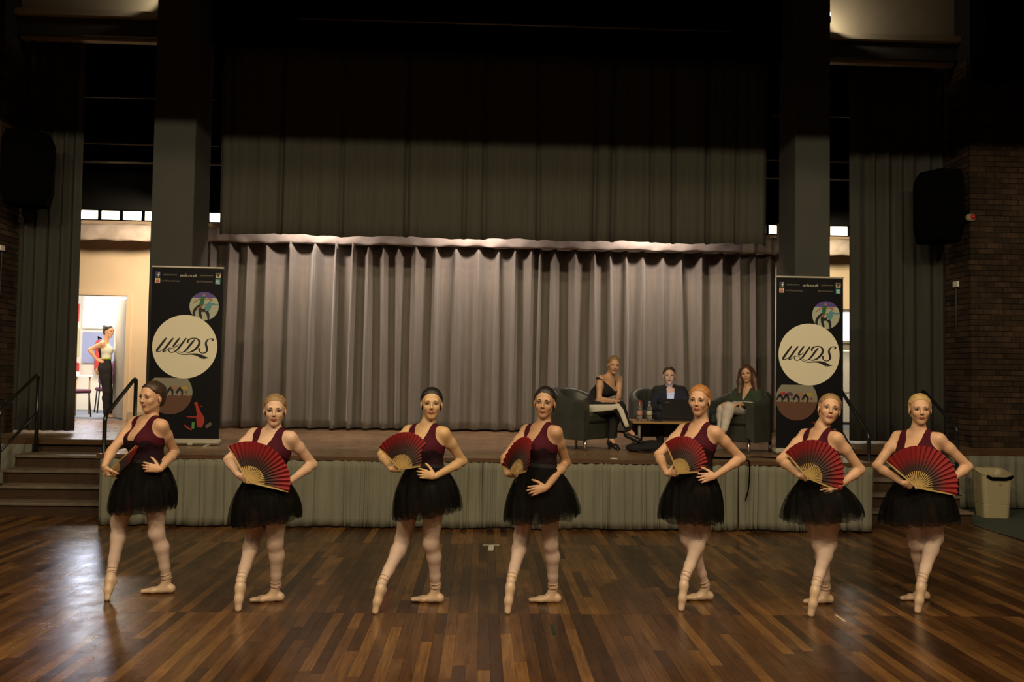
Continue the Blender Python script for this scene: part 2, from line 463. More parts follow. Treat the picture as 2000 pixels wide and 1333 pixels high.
def hand_prims(w, d, n, thumb_up, curl=(20, 20, 15), sc=0.9, thumb_curl=20, spread=0.0):
    d = unit(d); n = unit(n - d * (n @ d)); th = np.cross(n, d)
    if th @ thumb_up < 0: th = -th
    pr = [(Cone(w - d * .004, .0235 * sc, w + d * .02 * sc, .026 * sc, th, .020 * sc, .018 * sc), .012),
          (Cone(w + d * .02 * sc, .030 * sc, w + d * .078 * sc, .037 * sc, th, .016 * sc, .014 * sc), .014)]
    for i, (o, Ln) in enumerate(((.027, .066), (.009, .074), (-.009, .068), (-.026, .054))):
        p = w + d * (.080 - .004 * abs(i - 1)) * sc + th * o * sc
        ang = 0; r = .0092 * sc; dd = unit(d + th * spread * (1.2 - i))
        for k, (fr, cu) in enumerate(zip((.45, .32, .23), curl)):
            ang += math.radians(cu + 3 * i); q = p + (dd * math.cos(ang) + n * math.sin(ang)) * Ln * fr * sc
            r2 = r - .0009 * sc
            pr.append((Cone(p, r, q, r2), .004)); p, r = q, r2
    p = w + d * .024 * sc + th * .026 * sc; dd = unit(.62 * d + .7 * th + .25 * n)
    for k, (Ln, r) in enumerate(((.036, .0125), (.03, .0105), (.024, .009))):
        q = p + dd * Ln * sc; pr.append((Cone(p, r * sc, q, (r - .0012) * sc), .006)); p = q
        dd = unit(dd + n * math.tan(math.radians(thumb_curl)) * .6 + d * .25)
    return pr

def head_axes(fwd, up):
    f = unit(fwd); u = unit(np.asarray(up, float) - f * (np.asarray(up, float) @ f)); return np.cross(u, f), f, u   # lat, fwd, up
def head_prims(c, ax, sc=1.0):
    lt, fw, u = ax
    P = lambda x, y, z: c + sc * (lt * x + fw * y + u * z)
    A = [lt, fw, u]
    E = lambda p, r: Ell(P(*p), np.array(r) * sc, A)
    pr = [(E((0, -.012, .03), (.072, .091, .080)), .0), (E((0, .022, -.036), (.051, .060, .068)), .03),
          (E((0, .053, -.090), (.014, .016, .015)), .022)]
    for s in (-1, 1):
        pr += [(Cone(P(s * .041, -.006, -.045), .014 * sc, P(s * .010, .051, -.089), .012 * sc), .02),
               (E((s * .034, .056, -.024), (.020, .018, .020)), .02),
               (E((s * .073, -.006, -.012), (.006, .014, .025)), .008)]
    pr += [(Cone(P(-.034, .070, .019), .011 * sc, P(.034, .070, .019), .011 * sc), .02)]
    post = [(Cone(P(0, .078, .010), .006 * sc, P(0, .0965, -.023), .0086 * sc), .010)]
    for s in (-1, 1):
        post += [(E((s * .0085, .089, -.027), (.0062, .008, .0058)), .006)]
    post += [(Cone(P(-.021, .0695, -.0555), .003 * sc, P(0, .0795, -.0535), .0045 * sc), .006), (Cone(P(.021, .0695, -.0555), .003 * sc, P(0, .0795, -.0535), .0045 * sc), .006),
             (Cone(P(-.018, .0695, -.061), .003 * sc, P(0, .0785, -.0635), .0052 * sc), .006), (Cone(P(.018, .0695, -.061), .003 * sc, P(0, .0785, -.0635), .0052 * sc), .006)]
    cuts = [(E((s * .030, .090, .003), (.017, .014, .011)), .012) for s in (-1, 1)]
    return pr, cuts, post, P

def eye_parts(o, P, ax, sc, iris, brow):
    lt, fw, u = ax
    for s in (-1, 1):
        e = Field([(Ell(P(s * .030, .0725, .003), np.array((.0138, .0095, .0066)) * sc, ax), 0)], .0022, .01).mesh()
        eo = obj('eye', (*e, None), M['eyewhite'], o)
        i = Field([(Ell(P(s * .030, .0795, .003), np.array((.0056, .0035, .0054)) * sc, ax), 0)], .0015, .006).mesh()
        obj('iris', (*i, None), iris, eo)
        lash = [P(s * (.030 + .0155 * math.cos(a)), .0745 + .006 * math.sin(a), .003 + .0062 * math.sin(a)) for a in np.linspace(0.05, math.pi - .05, 9)]
        obj('upper_lashes', MB().tube(lash, [.0012, .0018, .0022, .0023, .0023, .0023, .0022, .0018, .0012], 6), M['lash'], eo)
        br = [P(s * (.013 + .0062 * k), (.0825, .083, .0825, .0805, .076, .0685)[k], .0205 + .0042 * math.sin(k * .75)) for k in range(6)]
        obj('eyebrow', MB().tube(br, np.array([.0026, .0032, .0032, .003, .0024, .0014]) * sc, 6), brow, o)

def hair_cap(o, c, ax, sc, mat_, bun=(0, -.10, .03), bun_r=.038, thick=.0055, line=0.0, long_hair=None, name='hair', waves=22):
    lt, fw, u = ax
    P = lambda x, y, z: c + sc * (lt * x + fw * y + u * z)
    pr = [(Ell(P(0, -.013, .031), np.array((.073, .092, .081)) * sc, ax), 0),
          (Ell(P(0, -.03, -.03), np.array((.060, .064, .052)) * sc, ax), .03)]
    if long_hair: pr = pr + long_hair
    f = Field(pr, .0036, .03)
    g = [(f.lo[a] + np.arange(f.n[a]) * f.h).astype(np.float32) for a in range(3)]
    x, y, z = g[0][:, None, None] - c[0], g[1][None, :, None] - c[1], g[2][None, None, :] - c[2]
    lx = (x * lt[0] + y * lt[1] + z * lt[2]) / sc; ly = (x * fw[0] + y * fw[1] + z * fw[2]) / sc; lz = (x * u[0] + y * u[1] + z * u[2]) / sc
    ax_ = np.abs(lx)
    # hairline: across the forehead, down the temples in front of the ears, behind the ears to the nape
    top = .073 - 15.0 * np.clip(ax_ - .012, 0, .055) ** 2 + line          # forehead line height over |x|
    fore = np.where(ly > .0, top - lz, -1.0)
    side = np.where(lz < .045, ly - (.042 + .30 * np.clip(lz, -.03, .045)), -1.0) 
    ear = np.where((lz < -.010) & (ly > -.024), np.minimum(-.010 - lz, ly + .024), -1.0)
    nape = -.082 - lz
    if long_hair:
        q = 1 - np.sqrt((lx / (.060 - .12 * np.clip(lz - .02, 0, .06))) ** 2 + ((lz + .022) / .094) ** 2 + np.maximum(0, .015 - ly) ** 2 * 2500)
        cut = q * .05
    else:
        cut = np.maximum(np.maximum(np.minimum(fore, np.maximum(ly - .0, 0) + fore * 0 + .02), np.maximum(side, ear)), nape)
    ph = np.arctan2(lx, lz + .02)
    rise = np.clip(-cut / .03, 0, 1); rise = rise * rise * (3 - 2 * rise)
    f.d -= ((.0012 + thick * rise + .0008 * rise * np.sin(ph * waves + 6 * lz / .1 * (1 if long_hair else 0))) * sc).astype(np.float32)
    f.d = np.maximum(f.d, (cut * sc).astype(np.float32))
    ho = obj(name, (*f.mesh(), None), mat_, o)
    if bun is not None:
        b = Field([(Ell(P(*bun), np.array((bun_r, bun_r * .8, bun_r)) * sc, ax), 0)], .004, .02)
        obj('bun', (*b.mesh(), None), mat_, ho)
    return ho
def torso_prims(J, g=1.0, bust=True):
    """J: hipa hipb sha shb neck ; a = viewer-left when facing the camera. forward = lat x up"""
    lh = unit(J['hipb'] - J['hipa']); ls = unit(J['shb'] - J['sha'])
    P0 = (J['hipa'] + J['hipb']) / 2; S0 = (J['sha'] + J['shb']) / 2
    up = unit(S0 - P0); fh = unit(np.cross(lh, up)); fs = unit(np.cross(ls, up))
    L = np.linalg.norm(S0 - P0)
    Pc = P0 + up * .03; Wc = J.get('waist', P0 + up * L * .46 + fh * .012); C = S0 - up * .105 + fs * .012
    lw = unit(lh + ls); N = J['neck']
    pr = [(Cone(P0 + fh * -.01 - lh * .05, .098 * g, P0 + fh * -.01 + lh * .05, .098 * g), 0),
          (Cone(Pc, .148 * g, Wc, .112 * g, lh, .105 * g, .084 * g), .05),
          (Cone(Wc, .112 * g, C, .138 * g, lw, .084 * g, .098 * g), .05),
          (Cone(C, .134 * g, S0 - up * .005, .105 * g, ls, .096 * g, .055 * g), .05)]
    for s, sh in ((-1, J['sha']), (1, J['shb'])):
        pr.append((Cone(S0 + up * .005, .046 * g, sh, .040 * g), .04))
        pr.append((Cone(lerp(S0, N, .75), .034 * g, lerp(S0, sh, .68) + up * .010, .024 * g), .03))
        pr.append((Cone(C + ls * s * .10 - fs * .005, .045 * g, lerp(S0, sh, .85) - up * .01, .038 * g), .04))
        pr.append((Ell(P0 + lh * s * .055 - fh * .075 - up * .03, (.075 * g,) * 3), .05))
        if bust:
            pr.append((Ell(C + ls * s * .062 + fs * .070 - up * .022, np.array((.052, .040, .050)) * g), .04))
    return pr, dict(P0=P0, S0=S0, C=C, W=Wc, up=up, lh=lh, ls=ls, fh=fh, fs=fs, N=N)
def arm_prims(S, E, W, g=1.0):
    d = unit(E - S); f = unit(W - E)
    return [(Cone(S, .043 * g, lerp(S, E, .35), .041 * g), .025), (Cone(lerp(S, E, .35), .041 * g, E, .032 * g), .02),
            (Cone(E, .031 * g, lerp(E, W, .28), .034 * g), .02), (Cone(lerp(E, W, .28), .034 * g, W, .0225 * g), .02)]
def leg_prims(Hp, K, A, back, g=1.0):
    return [(Cone(Hp, .088 * g, lerp(Hp, K, .35), .083 * g), .04), (Cone(lerp(Hp, K, .35), .083 * g, K, .053 * g), .03),
            (Ell(K - back * .006, (.047 * g,) * 3), .03), (Cone(K, .049 * g, lerp(K, A, .3) + back * .012, .051 * g), .03),
            (Cone(lerp(K, A, .3) + back * .012, .051 * g, lerp(K, A, .72) + back * .004, .036 * g), .025), (Cone(lerp(K, A, .72) + back * .004, .036 * g, A, .0315 * g), .02)]
def shell(name, prims, off, h, mat_, parent, cuts=(), fn=None, mi=None, inner=None):
    f = Field([(p.grow(off), k) for p, k in prims], h, .03)
    for p, k in cuts: f.cut(p, k)
    if fn is not None: f.cutf(fn)
    P, Q = f.mesh()
    return obj(name, (P, Q, None if mi is None else mi(centroids(P, Q))), mat_, parent)
def body_mesh(main, hands, hd, h=.0078):
    """one continuous skin mesh: main figure, fine head block, fine hand blocks"""
    parts = []
    if main:
        parts.append((*Field(main, h, .03).mesh(), 0))
    for hp in hands:
        parts.append((*Field(hp, .0038, .012).mesh(), 0))
    pr, cuts, post, P, neck, lt, fw, u, c, sc = hd
    f = Field(pr + neck, .0034, .02)
    for p, k in cuts: f.cut(p, k)
    for p, k in post: f.add(p, k)
    Ph, Qh = f.mesh(); ce = (centroids(Ph, Qh) - c) / sc
    x, y, z = ce @ lt, ce @ fw, ce @ u
    lips = (np.abs(x) < .0245 - np.abs(z + .0580) * 1.1) & (z < -.0495) & (z > -.0685) & (y > .062)
    parts.append((Ph, Qh, lips.astype(int)))
    return join(parts)

M['skin_fair'] = mat('fair skin', (.62, .36, .22), .5, sub=.12, noise=.05, nscale=30)
M['skin_pale'] = mat('pale skin', (.66, .42, .29), .5, sub=.12, noise=.05, nscale=30)
M['skin_tan'] = mat('olive skin', (.50, .28, .16), .5, sub=.12, noise=.05, nscale=30)
M['skin_gold'] = mat('golden skin', (.60, .37, .19), .5, sub=.12, noise=.05, nscale=30)
M['lip'] = mat('lip colour', (.30, .085, .065), .5)
M['eyewhite'] = mat('eye white', (.34, .30, .27), .4)
M['iris'] = mat('dark iris', (.02, .014, .01), .15)
M['lash'] = mat('lashes', (.012, .009, .008), .6)
M['hair_dark'] = mat('black brown hair', (.012, .009, .008), .42, noise=.45, nscale=30, stretch=(8, .5, 8), bump=.25, bscale=34)
M['hair_brown'] = mat('brown hair', (.045, .024, .014), .42, noise=.45, nscale=30, stretch=(8, .5, 8), bump=.25, bscale=34)
M['hair_blonde'] = mat('dark blonde hair', (.28, .17, .075), .42, noise=.45, nscale=30, stretch=(8, .5, 8), bump=.25, bscale=34)
M['hair_light'] = mat('light blonde hair', (.46, .30, .12), .42, noise=.45, nscale=30, stretch=(8, .5, 8), bump=.25, bscale=34)
M['hair_red'] = mat('strawberry blonde hair', (.40, .17, .05), .42, noise=.45, nscale=30, stretch=(8, .5, 8), bump=.25, bscale=34)
M['hair_chestnut'] = mat('chestnut hair', (.085, .036, .017), .42, noise=.45, nscale=30, stretch=(8, 8, .5), bump=.25, bscale=34)
M['tights'] = mat('pale pink tights', (.66, .48, .39), .75, noise=.04, nscale=40)
M['maroon'] = mat('maroon leotard cloth', (.058, .005, .012), .8, spec=.15, bump=.1, bscale=200)
M['maroon_dark'] = mat('black maroon lace cloth', (.014, .004, .007), .85, spec=.15, noise=.5, nscale=60, bump=.15, bscale=160)
M['blackcloth'] = mat('black cloth', (.010, .009, .010), .9, noise=.2, nscale=20)
M['satin'] = mat('pale satin', (.66, .46, .31), .35, sheen=.2)
M['ribbon'] = mat('satin ribbon', (.60, .42, .28), .35)

def tulle(name, color, fac):
    m = bpy.data.materials.new(name); m.use_nodes = True; nt = m.node_tree
    b = nt.nodes['Principled BSDF']; b.inputs['Base Color'].default_value = (*color, 1); b.inputs['Roughness'].default_value = .8
    b.inputs['Specular IOR Level'].default_value = .1
    tr = nt.nodes.new('ShaderNodeBsdfTransparent'); mx = nt.nodes.new('ShaderNodeMixShader')
    tc = nt.nodes.new('ShaderNodeTexCoord'); n = nt.nodes.new('ShaderNodeTexNoise'); n.inputs['Scale'].default_value = 25; n.inputs['Detail'].default_value = 3
    mp = nt.nodes.new('ShaderNodeMapping'); mp.inputs['Scale'].default_value = (1, 1, .12)
    nt.links.new(tc.outputs['Object'], mp.inputs[0]); nt.links.new(mp.outputs[0], n.inputs['Vector'])
    r = nt.nodes.new('ShaderNodeMapRange'); r.inputs[1].default_value = .3; r.inputs[2].default_value = .7; r.inputs[3].default_value = max(0, fac - .2); r.inputs[4].default_value = min(1, fac + .2)
    nt.links.new(n.outputs['Fac'], r.inputs[0]); nt.links.new(r.outputs[0], mx.inputs[0])
    nt.links.new(tr.outputs[0], mx.inputs[1]); nt.links.new(b.outputs[0], mx.inputs[2])
    nt.links.new(mx.outputs[0], nt.nodes['Material Output'].inputs[0])
    return m
M['tulle'] = tulle('black tulle', (.005, .0045, .0042), .52)

def skirt(o, Wc, axis_up, lat, fwd, w0, d0, hemL, hemR, hemz, seed, n_layers=4):
    """gathered tulle skirt: hem reaches hemL / hemR (world points at the two sides)"""
    r = random.Random(seed); main = None
    hc = (hemL + hemR) / 2; hw = np.linalg.norm((hemR - hemL)[:2]) / 2 * 1.0; latH = unit(V(*(hemR - hemL)[:2], 0))
    fH = unit(np.cross(latH, UP)); tilt = (hemR[2] - hemL[2]) / 2
    for k in range(n_layers):
        sc = 1.0 - .055 * k; ln = 1.0 + (.02, -.05, .03, -.10)[k % 4]
        n, m = 132, 13
        ph = [r.uniform(0, 6.28) for _ in range(6)]; fq = [r.choice((7, 8, 9)), r.choice((13, 15, 17)), r.choice((23, 27, 31))]
        G = []
        for i in range(n):
            th = 2 * math.pi * i / n; row = []
            wob = .5 * math.sin(fq[0] * th + ph[0]) + .35 * math.sin(fq[1] * th + ph[1]) + .28 * math.sin(fq[2] * th + ph[2])
            hemw = .35 * math.sin(5 * th + ph[3]) + .4 * math.sin(fq[1] * th + ph[4]) + .5 * r.uniform(-.5, .5)
            for j in range(m):
                t = j / (m - 1); e = t ** .78
                a, b = lat * math.cos(th), fwd * math.sin(th)
                top = Wc + a * w0 + b * d0
                bot = V(hc[0], hc[1], 0) + latH * math.cos(th) * hw * sc + fH * math.sin(th) * hw * .86 * sc + UP * (hemz + tilt * math.cos(th) + (1 - ln) * .3 + .016 * hemw)
                bulge = 1 + .05 * math.sin(math.pi * t)
                rad = unit(latH * math.cos(th) + fH * math.sin(th))
                p = V(*(lerp(top, bot, e))[:2], lerp(top, bot, t)[2]) + rad * (wob * .016 * (.25 + t) * (1 if t > .02 else 0)) + rad * .034 * max(0.0, math.sin(math.pi * t)) ** .7
                row.append(p)
            G.append(row)
        lay = obj('skirt' if k == 0 else 'tulle_layer', MB().grid(G, closed=True), M['tulle'], o if k == 0 else main)
        if k == 0: main = lay
    obj('waistband', MB().grid([[Wc + lat * math.cos(q) * (w0 + .004) + fwd * math.sin(q) * (d0 + .004) + UP * z_ for z_ in (-.02, .0, .02)] for q in np.linspace(0, 2 * math.pi, 40, endpoint=False)], closed=True), M['blackcloth'], main)
    return main

def pointe_foot(A, T, fwd, g=1.0):
    u = unit(T - A); e = unit(fwd - u * (fwd @ u)); L = np.linalg.norm(T - A); lt = np.cross(u, e)
    sole = A + u * L * .5 - e * .012
    return [(Cone(A - u * .01, .030, A + u * L * .22, .031), .01), (Ell(A + u * .035 - e * .030, (.022, .022, .026)), .02),
            (Cone(A + u * L * .2 + e * .004, .029, A + u * L * .62 + e * .006, .027, lt, .029, .025), .02),
            (Cone(A + u * L * .6 + e * .004, .027, T - u * .010, .0225, lt, .024, .0185), .02), (Cone(A + u * .05 - e * .026, .020, A + u * L * .62 - e * .01, .018), .02)], lt
def flat_foot(A, Hh, T):
    d = unit(V(*(T - Hh)[:2], 0)); L = np.linalg.norm((T - Hh)[:2]); lt = np.cross(UP, d); z = lambda p, h: V(p[0], p[1], h)
    q = lambda t, h: z(Hh + d * L * t, h)
    return [(Ell(q(.10, .030), (.028, .028, .030)), .0), (Cone(q(.12, .026), .026, q(.62, .022), .036, lt, .024, .021), .02), (Cone(q(.62, .022), .036, q(.93, .017), .021, lt, .021, .016), .02),
            (Cone(A, .031, q(.36, .036), .030), .03)]
def ribbons(parent, A, up_leg, mat_):
    m = MB(); a = unit(np.cross(up_leg, V(.3, 1, .2))); b = np.cross(up_leg, a)
    for k, (h, tl) in enumerate(((.012, .25), (.030, -.25), (.046, .1))):
        m.tube([A + up_leg * (h + .014 * math.sin(t) * tl * 2) + (a * math.cos(t) + b * math.sin(t)) * .0345 for t in np.linspace(0, 2 * math.pi, 21)], .0032, 6, cap=False)
    return obj('ribbon', m, mat_, parent)

M['fanleaf'] = None
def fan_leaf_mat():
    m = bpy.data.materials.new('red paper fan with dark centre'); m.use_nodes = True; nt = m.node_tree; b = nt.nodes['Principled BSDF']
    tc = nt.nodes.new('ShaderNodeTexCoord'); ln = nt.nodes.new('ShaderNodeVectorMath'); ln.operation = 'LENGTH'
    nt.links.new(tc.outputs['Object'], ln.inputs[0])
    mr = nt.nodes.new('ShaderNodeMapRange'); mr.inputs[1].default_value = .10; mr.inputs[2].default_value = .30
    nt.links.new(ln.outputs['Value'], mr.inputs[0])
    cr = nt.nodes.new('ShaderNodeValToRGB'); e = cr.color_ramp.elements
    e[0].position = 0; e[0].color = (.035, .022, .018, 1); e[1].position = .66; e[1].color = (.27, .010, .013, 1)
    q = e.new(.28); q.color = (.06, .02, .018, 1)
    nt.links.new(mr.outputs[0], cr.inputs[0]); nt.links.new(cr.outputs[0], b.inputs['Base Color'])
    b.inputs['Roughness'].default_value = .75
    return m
M['fanleaf'] = fan_leaf_mat()
M['bamboo'] = mat('pale bamboo', (.62, .42, .16), .5)
def fan(label, pv, e1, e2, R, a0, a1, group='folding fans held by the dancers', n=19):
    e1 = unit(e1); e2 = unit(e2 - e1 * (e2 @ e1)); nn = np.cross(e1, e2)
    if nn[1] > 0: nn = -nn
    t = thing('folding_fan', label, 'fan', pv, group)
    K = 2 * n; G = []
    rr = np.linspace(R * .35, R, 7)
    for i in range(K + 1):
        a = math.radians(lerp(a0, a1, i / K)); d = e1 * math.cos(a) + e2 * math.sin(a)
        zz = (.006 if i % 2 else -.006)
        G.append([pv + d * (q + (.004 if (i % 2 and k == 6) else 0)) + nn * (.004 + zz * (.4 + .6 * (k / 6)) + .012 * (k / 6) ** 2) for k, q in enumerate(rr)])
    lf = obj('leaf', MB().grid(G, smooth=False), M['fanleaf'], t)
    sm = lf.modifiers.new('thickness', 'SOLIDIFY'); sm.thickness = .0012
    for i in range(n + 1):
        a = math.radians(lerp(a0, a1, i / n)); d = e1 * math.cos(a) + e2 * math.sin(a); s = np.cross(nn, d)
        guard = i in (0, n)
        w1, w2, r1 = (.005, .006, R * .99) if guard else (.0018, .0036, R * .40)
        o3 = nn * (.0075 + .0006 * (i % 3))
        m = MB(); q = [pv - d * .012 - s * w1, pv - d * .012 + s * w1, pv + d * r1 + s * w2, pv + d * r1 - s * w2]
        q = [x + o3 for x in q]; th = nn * .0013
        m.add([x for x in q] + [x + th for x in q], [(0, 1, 2, 3), (7, 6, 5, 4), (0, 4, 5, 1), (1, 5, 6, 2), (2, 6, 7, 3), (3, 7, 4, 0)])
        so = obj('stick', m, M['bamboo'], t)
        if guard: so['label'] = 'outer guard stick of the fan'
    obj('rivet', MB().tube([pv - nn * .004, pv + nn * .013], .004, 8), M['chrome'], t)
    return t

# ================================================================== THE HALL
HS = 0.74            # stage height
YA, YR = 8.78, 10.45  # apron front, rear stage front
XA0, XA1 = -3.95, 4.20
XC = 5.60            # carpet edge
# ---- hall floor: base, 300 nearest planks in view as pieces, the rest as one
floor = struct('floor', bx(-8.6, XC, -2.0, YR, -0.10, -0.016), M['joint'], 'brown varnished strip wood floor of the hall')
PW = 0.070
bounds = [-2.0, 5.72, 8.02, YR]
pl = []
ncol = int((XC + 8.6) / PW)
for i in range(ncol):
    x = XC - PW * (i + .5)
    for a, b in zip(bounds[:-1], bounds[1:]):
        y = a
        first = rnd.uniform(.3, 1.5)
        while y < b - .01:
            L = first if y == a else rnd.uniform(.55, 1.75)
            if b - (y + L) < .3: L = b - y
            pl.append((x, y, L)); y += L
def _vis(p):
    x, y, L = p
    if y + L < 4.2 or y > YA + .1: return 0
    yc = (max(y, 4.45) + min(y + L, YA)) / 2
    u, v = proj((x, yc, 0))
    if not (-15 < u < 2015 and v < 1360): return 0
    return (min(y + L, YA) - max(y, 4.45)) / yc ** 3
order = sorted(pl, key=lambda p: -_vis(p))
near = order[:300]; rest = order[300:]
ub = MB().box((0, .5, -.008), (PW - .0012, 1.0, .016))
umesh = None
for (x, y, L) in near:
    if umesh is None:
        o = obj('plank', ub, M['plank'], floor); umesh = o.data
    else:
        o = bpy.data.objects.new('plank', umesh); col.objects.link(o); o.parent = floor
    o.location = (x, y, 0); o.scale = (1, L - .0025, 1)
mb = MB(); tones = []
for (x, y, L) in rest:
    if y + L < 1.0: 
        pass
    mb.box((x, y + L / 2, -.008), (PW - .0012, L - .0025, .016)); tones += [rnd.random()] * 6
o = obj('plank_field', mb, M['plank'], floor); o['kind'] = 'stuff'
at = o.data.attributes.new('tone', 'FLOAT', 'FACE'); at.data.foreach_set('value', tones)

struct('floor_carpet', bx(XC, 9.2, -2.0, YR, -0.1, .004), M['carpet'], 'dark green carpet strip along the right side of the hall')
struct('trim_1', bx(XC - .012, XC + .012, -2.0, YR, -.05, .007), M['rail'])
# ---- hall shell
M['hallwall'] = mat('dull brick coloured hall wall', (.09, .065, .05), .9, noise=.2, nscale=5)
M['ceil'] = mat('dim ceiling paint', (.16, .15, .13), .9)
struct('wall_left', bx(-8.8, -8.6, -2, 11.0, -.1, 7.3), M['hallwall'])
struct('wall_right', bx(9.2, 9.4, -2, 11.0, -.1, 7.3), M['hallwall'])
struct('wall_rear', bx(-8.8, 9.4, -2.2, -2.0, -.1, 7.3), M['hallwall'])
struct('ceiling', bx(-8.8, 9.4, -2.2, 18.2, 7.3, 7.5), M['ceil'])
struct('ceiling_beam', bx(-8.6, 9.2, 6.85, 7.0, 5.08, 7.3), M['ceil'])
for (ly, lz, xs, e) in HALL_ROWS:
    for lx in xs:
        t = thing('ceiling_lamp', 'round ceiling lamp hanging over the hall floor behind the beam', 'ceiling lamp', (lx, ly, lz), 'ceiling lamps of the hall')
        obj('shade', MB().lathe([(.05, .30), (.14, .26), (.16, .10), (.15, .10), (.13, .24)], (lx, ly, lz - .02)), M['black'], t)
        obj('stem', MB().tube([(lx, ly, lz + .27), (lx, ly, 7.3)], .015, 8), M['black'], t)

# ---- stage
struct('stage_apron', bx(XA0, XA1, YA, YR, 0, HS - .03), M['stepwood'], 'boxed front apron of the stage')
struct('stage_apron_deck', bx(XA0 - .02, XA1 + .02, YA - .025, YR, HS - .03, HS), M['deck'], 'brown boarded deck of the stage apron')
struct('stage_deck', bx(-9.0, 9.2, YR, 14.4, HS - .03, HS), M['deck'], 'brown boarded deck of the main stage')
struct('stage_base', bx(-9.0, 9.2, YR + .03, YR + .2, 0, HS - .03), M['stepwood'])
struct('trim_2', bx(XA0 - .03, XA1 + .03, YA - .045, YA - .025, HS - .036, HS + .003), M['nosing'], 'dark wooden nosing along the stage apron')
struct('trim_3', bx(-8.6, XA0 - .02, YR - .035, YR, HS - .06, HS + .004), M['nosing'])
struct('trim_4', bx(XA1 + .02, 9.2, YR - .035, YR, HS - .06, HS + .004), M['nosing'])

def cloth(x0, x1, y, z0, z1, spacing, amp, seed, per=16, rows=16, top_gather=0.0, jitter=.35, sway=0.0, profile=1.0, hem=0.0, top_fn=None, bot_fn=None):
    """pleated cloth sheet facing -Y; amp = fold depth"""
    r = random.Random(seed); xs = [x0]
    while xs[-1] < x1: xs.append(xs[-1] + spacing * r.uniform(1 - jitter, 1 + jitter))
    sc = (x1 - x0) / (xs[-1] - x0); xs = [x0 + (x - x0) * sc for x in xs]
    n = len(xs) - 1; am = [amp * r.uniform(.55, 1.25) for _ in range(n + 1)]; sk = [r.uniform(-.3, .3) for _ in range(n)]
    sw = [r.uniform(-1, 1) for _ in range(n + 1)]; sh = [r.uniform(.6, 1.6) * profile for _ in range(n)]
    G = []
    for i in range(n):
        for k in range(per + (1 if i == n - 1 else 0)):
            t = k / per; x = lerp(xs[i], xs[i + 1], t); row = []
            tt = t + sk[i] * t * (1 - t)
            c = (1 - math.cos(2 * math.pi * tt)) / 2
            for j in range(rows + 1):
                v = j / rows; z = z0 + (z1 - z0) * v
                A = lerp(am[i], am[i + 1], t)
                prof = c ** sh[i]
                if top_gather:
                    g = v ** 3; pinch = math.exp(-((t - .5) / .14) ** 2) * 1.1
                    prof = prof * (1 - g) + (pinch * .8) * g * top_gather + prof * g * (1 - top_gather)
                xx = x + sway * lerp(sw[i], sw[i + 1], t) * (1 - v)
                zz = z
                if top_fn and j == rows: zz = z + top_fn(x)
                if bot_fn and j == 0: zz = z + bot_fn(x)
                yy = y - A * prof * (1.0 + .15 * (1 - v)) + .004 * math.sin(9 * x + 5 * v)
                row.append((xx, yy, zz))
            G.append(row)
    return MB().grid(G)
def solid(o, t=.004):
    m = o.modifiers.new('thickness', 'SOLIDIFY'); m.thickness = t; m.offset = -1
    return o

# stage skirts
sk = [(XA0, 0.02, 'pleated grey green stage skirt panel below the banner with red figure'), (0.02, 2.74, 'pleated grey green stage skirt panel below the armchairs and table'), (2.74, XA1, 'short pleated grey green stage skirt panel right of the hanging cable')]
for i, (a, b, lb) in enumerate(sk):
    o = solid(obj('stage_skirt', cloth(a + .004, b - .004, YA - .028, .02, HS - .035, .085, .020, 40 + i, per=8, rows=8, jitter=.8, sway=.012, bot_fn=lambda x: .008 * math.sin(7 * x)), M['skirt']))
    tag(o, lb, 'stage skirt', 'cloth panels along the stage front')
o = solid(obj('stage_skirt', cloth(-8.5, -5.52, YR - .04, .02, HS - .06, .15, .02, 51, per=8, rows=6), M['skirt'])); tag(o, 'grey skirt cloth left of the steps beside the stage edge', 'stage skirt', 'cloth panels along the stage front')
o = solid(obj('stage_skirt', cloth(5.62, 9.1, YR - .04, .02, HS - .06, .15, .02, 52, per=8, rows=6), M['skirt'])); tag(o, 'grey skirt cloth behind the cream bin', 'stage skirt', 'cloth panels along the stage front')

# steps
def steps(x0, x1, label):
    t = thing('stage_steps', label, 'steps', ((x0 + x1) / 2, 9.25, 0), 'steps up to the stage')
    for n in range(1, 5):
        y = 9.25 + .24 * (n - 1); z = .148 * n
        obj('riser', bx(x0 + .01, x1 - .01, y + .02, YR - .05, z - .148, z - .03), M['stepwood'], t)
        obj('tread', bx(x0, x1, y - .01, YR - .04, z - .03, z, bev=.006), M['steptop'], t)
steps(-5.50, XA0 - .03, 'dark wooden steps with worn treads left of the stage apron')
steps(XA1 + .03, 5.60, 'dark wooden steps behind the rightmost dancer beside the bin')

def handrail(x, yt, zt, yl, zl, base_t, base_l, label, mid=True):
    t = thing('handrail', label, 'handrail', (x, yt, base_t), 'black handrails at the stage steps')
    r = .021
    def bend(a, b, c, n=6, rad=.07):
        a, b, c = map(np.asarray, (a, b, c)); p = b + unit(a - b) * rad; q = b + unit(c - b) * rad
        return [(1 - s) ** 2 * p + 2 * s * (1 - s) * b + s * s * q for s in np.linspace(0, 1, n)]
    A0, A, B, B0 = V(x, yt, base_t), V(x, yt, zt), V(x, yl, zl), V(x, yl, base_l)
    obj('top_rail', MB().tube(bend(A0, A, B) + bend(A, B, B0), r, 12), M['rail'], t)
    obj('post', MB().tube([A0, A - UP * .06], r, 12), M['rail'], t)
    obj('post', MB().tube([B0, B - UP * .06], r, 12), M['rail'], t)
    if mid:
        obj('middle_rail', MB().tube([A - UP * .48, B - UP * .48], r * .75, 10), M['rail'], t)
    for q in (A0, B0):
        obj('foot_plate', MB().lathe([(.045, 0), (.045, .008), (.03, .012)], q, 14), M['rail'], t)
handrail(-4.03, 9.78, 1.53, 9.02, 1.12, .444, 0.0, 'black handrail between the steps and the left banner')
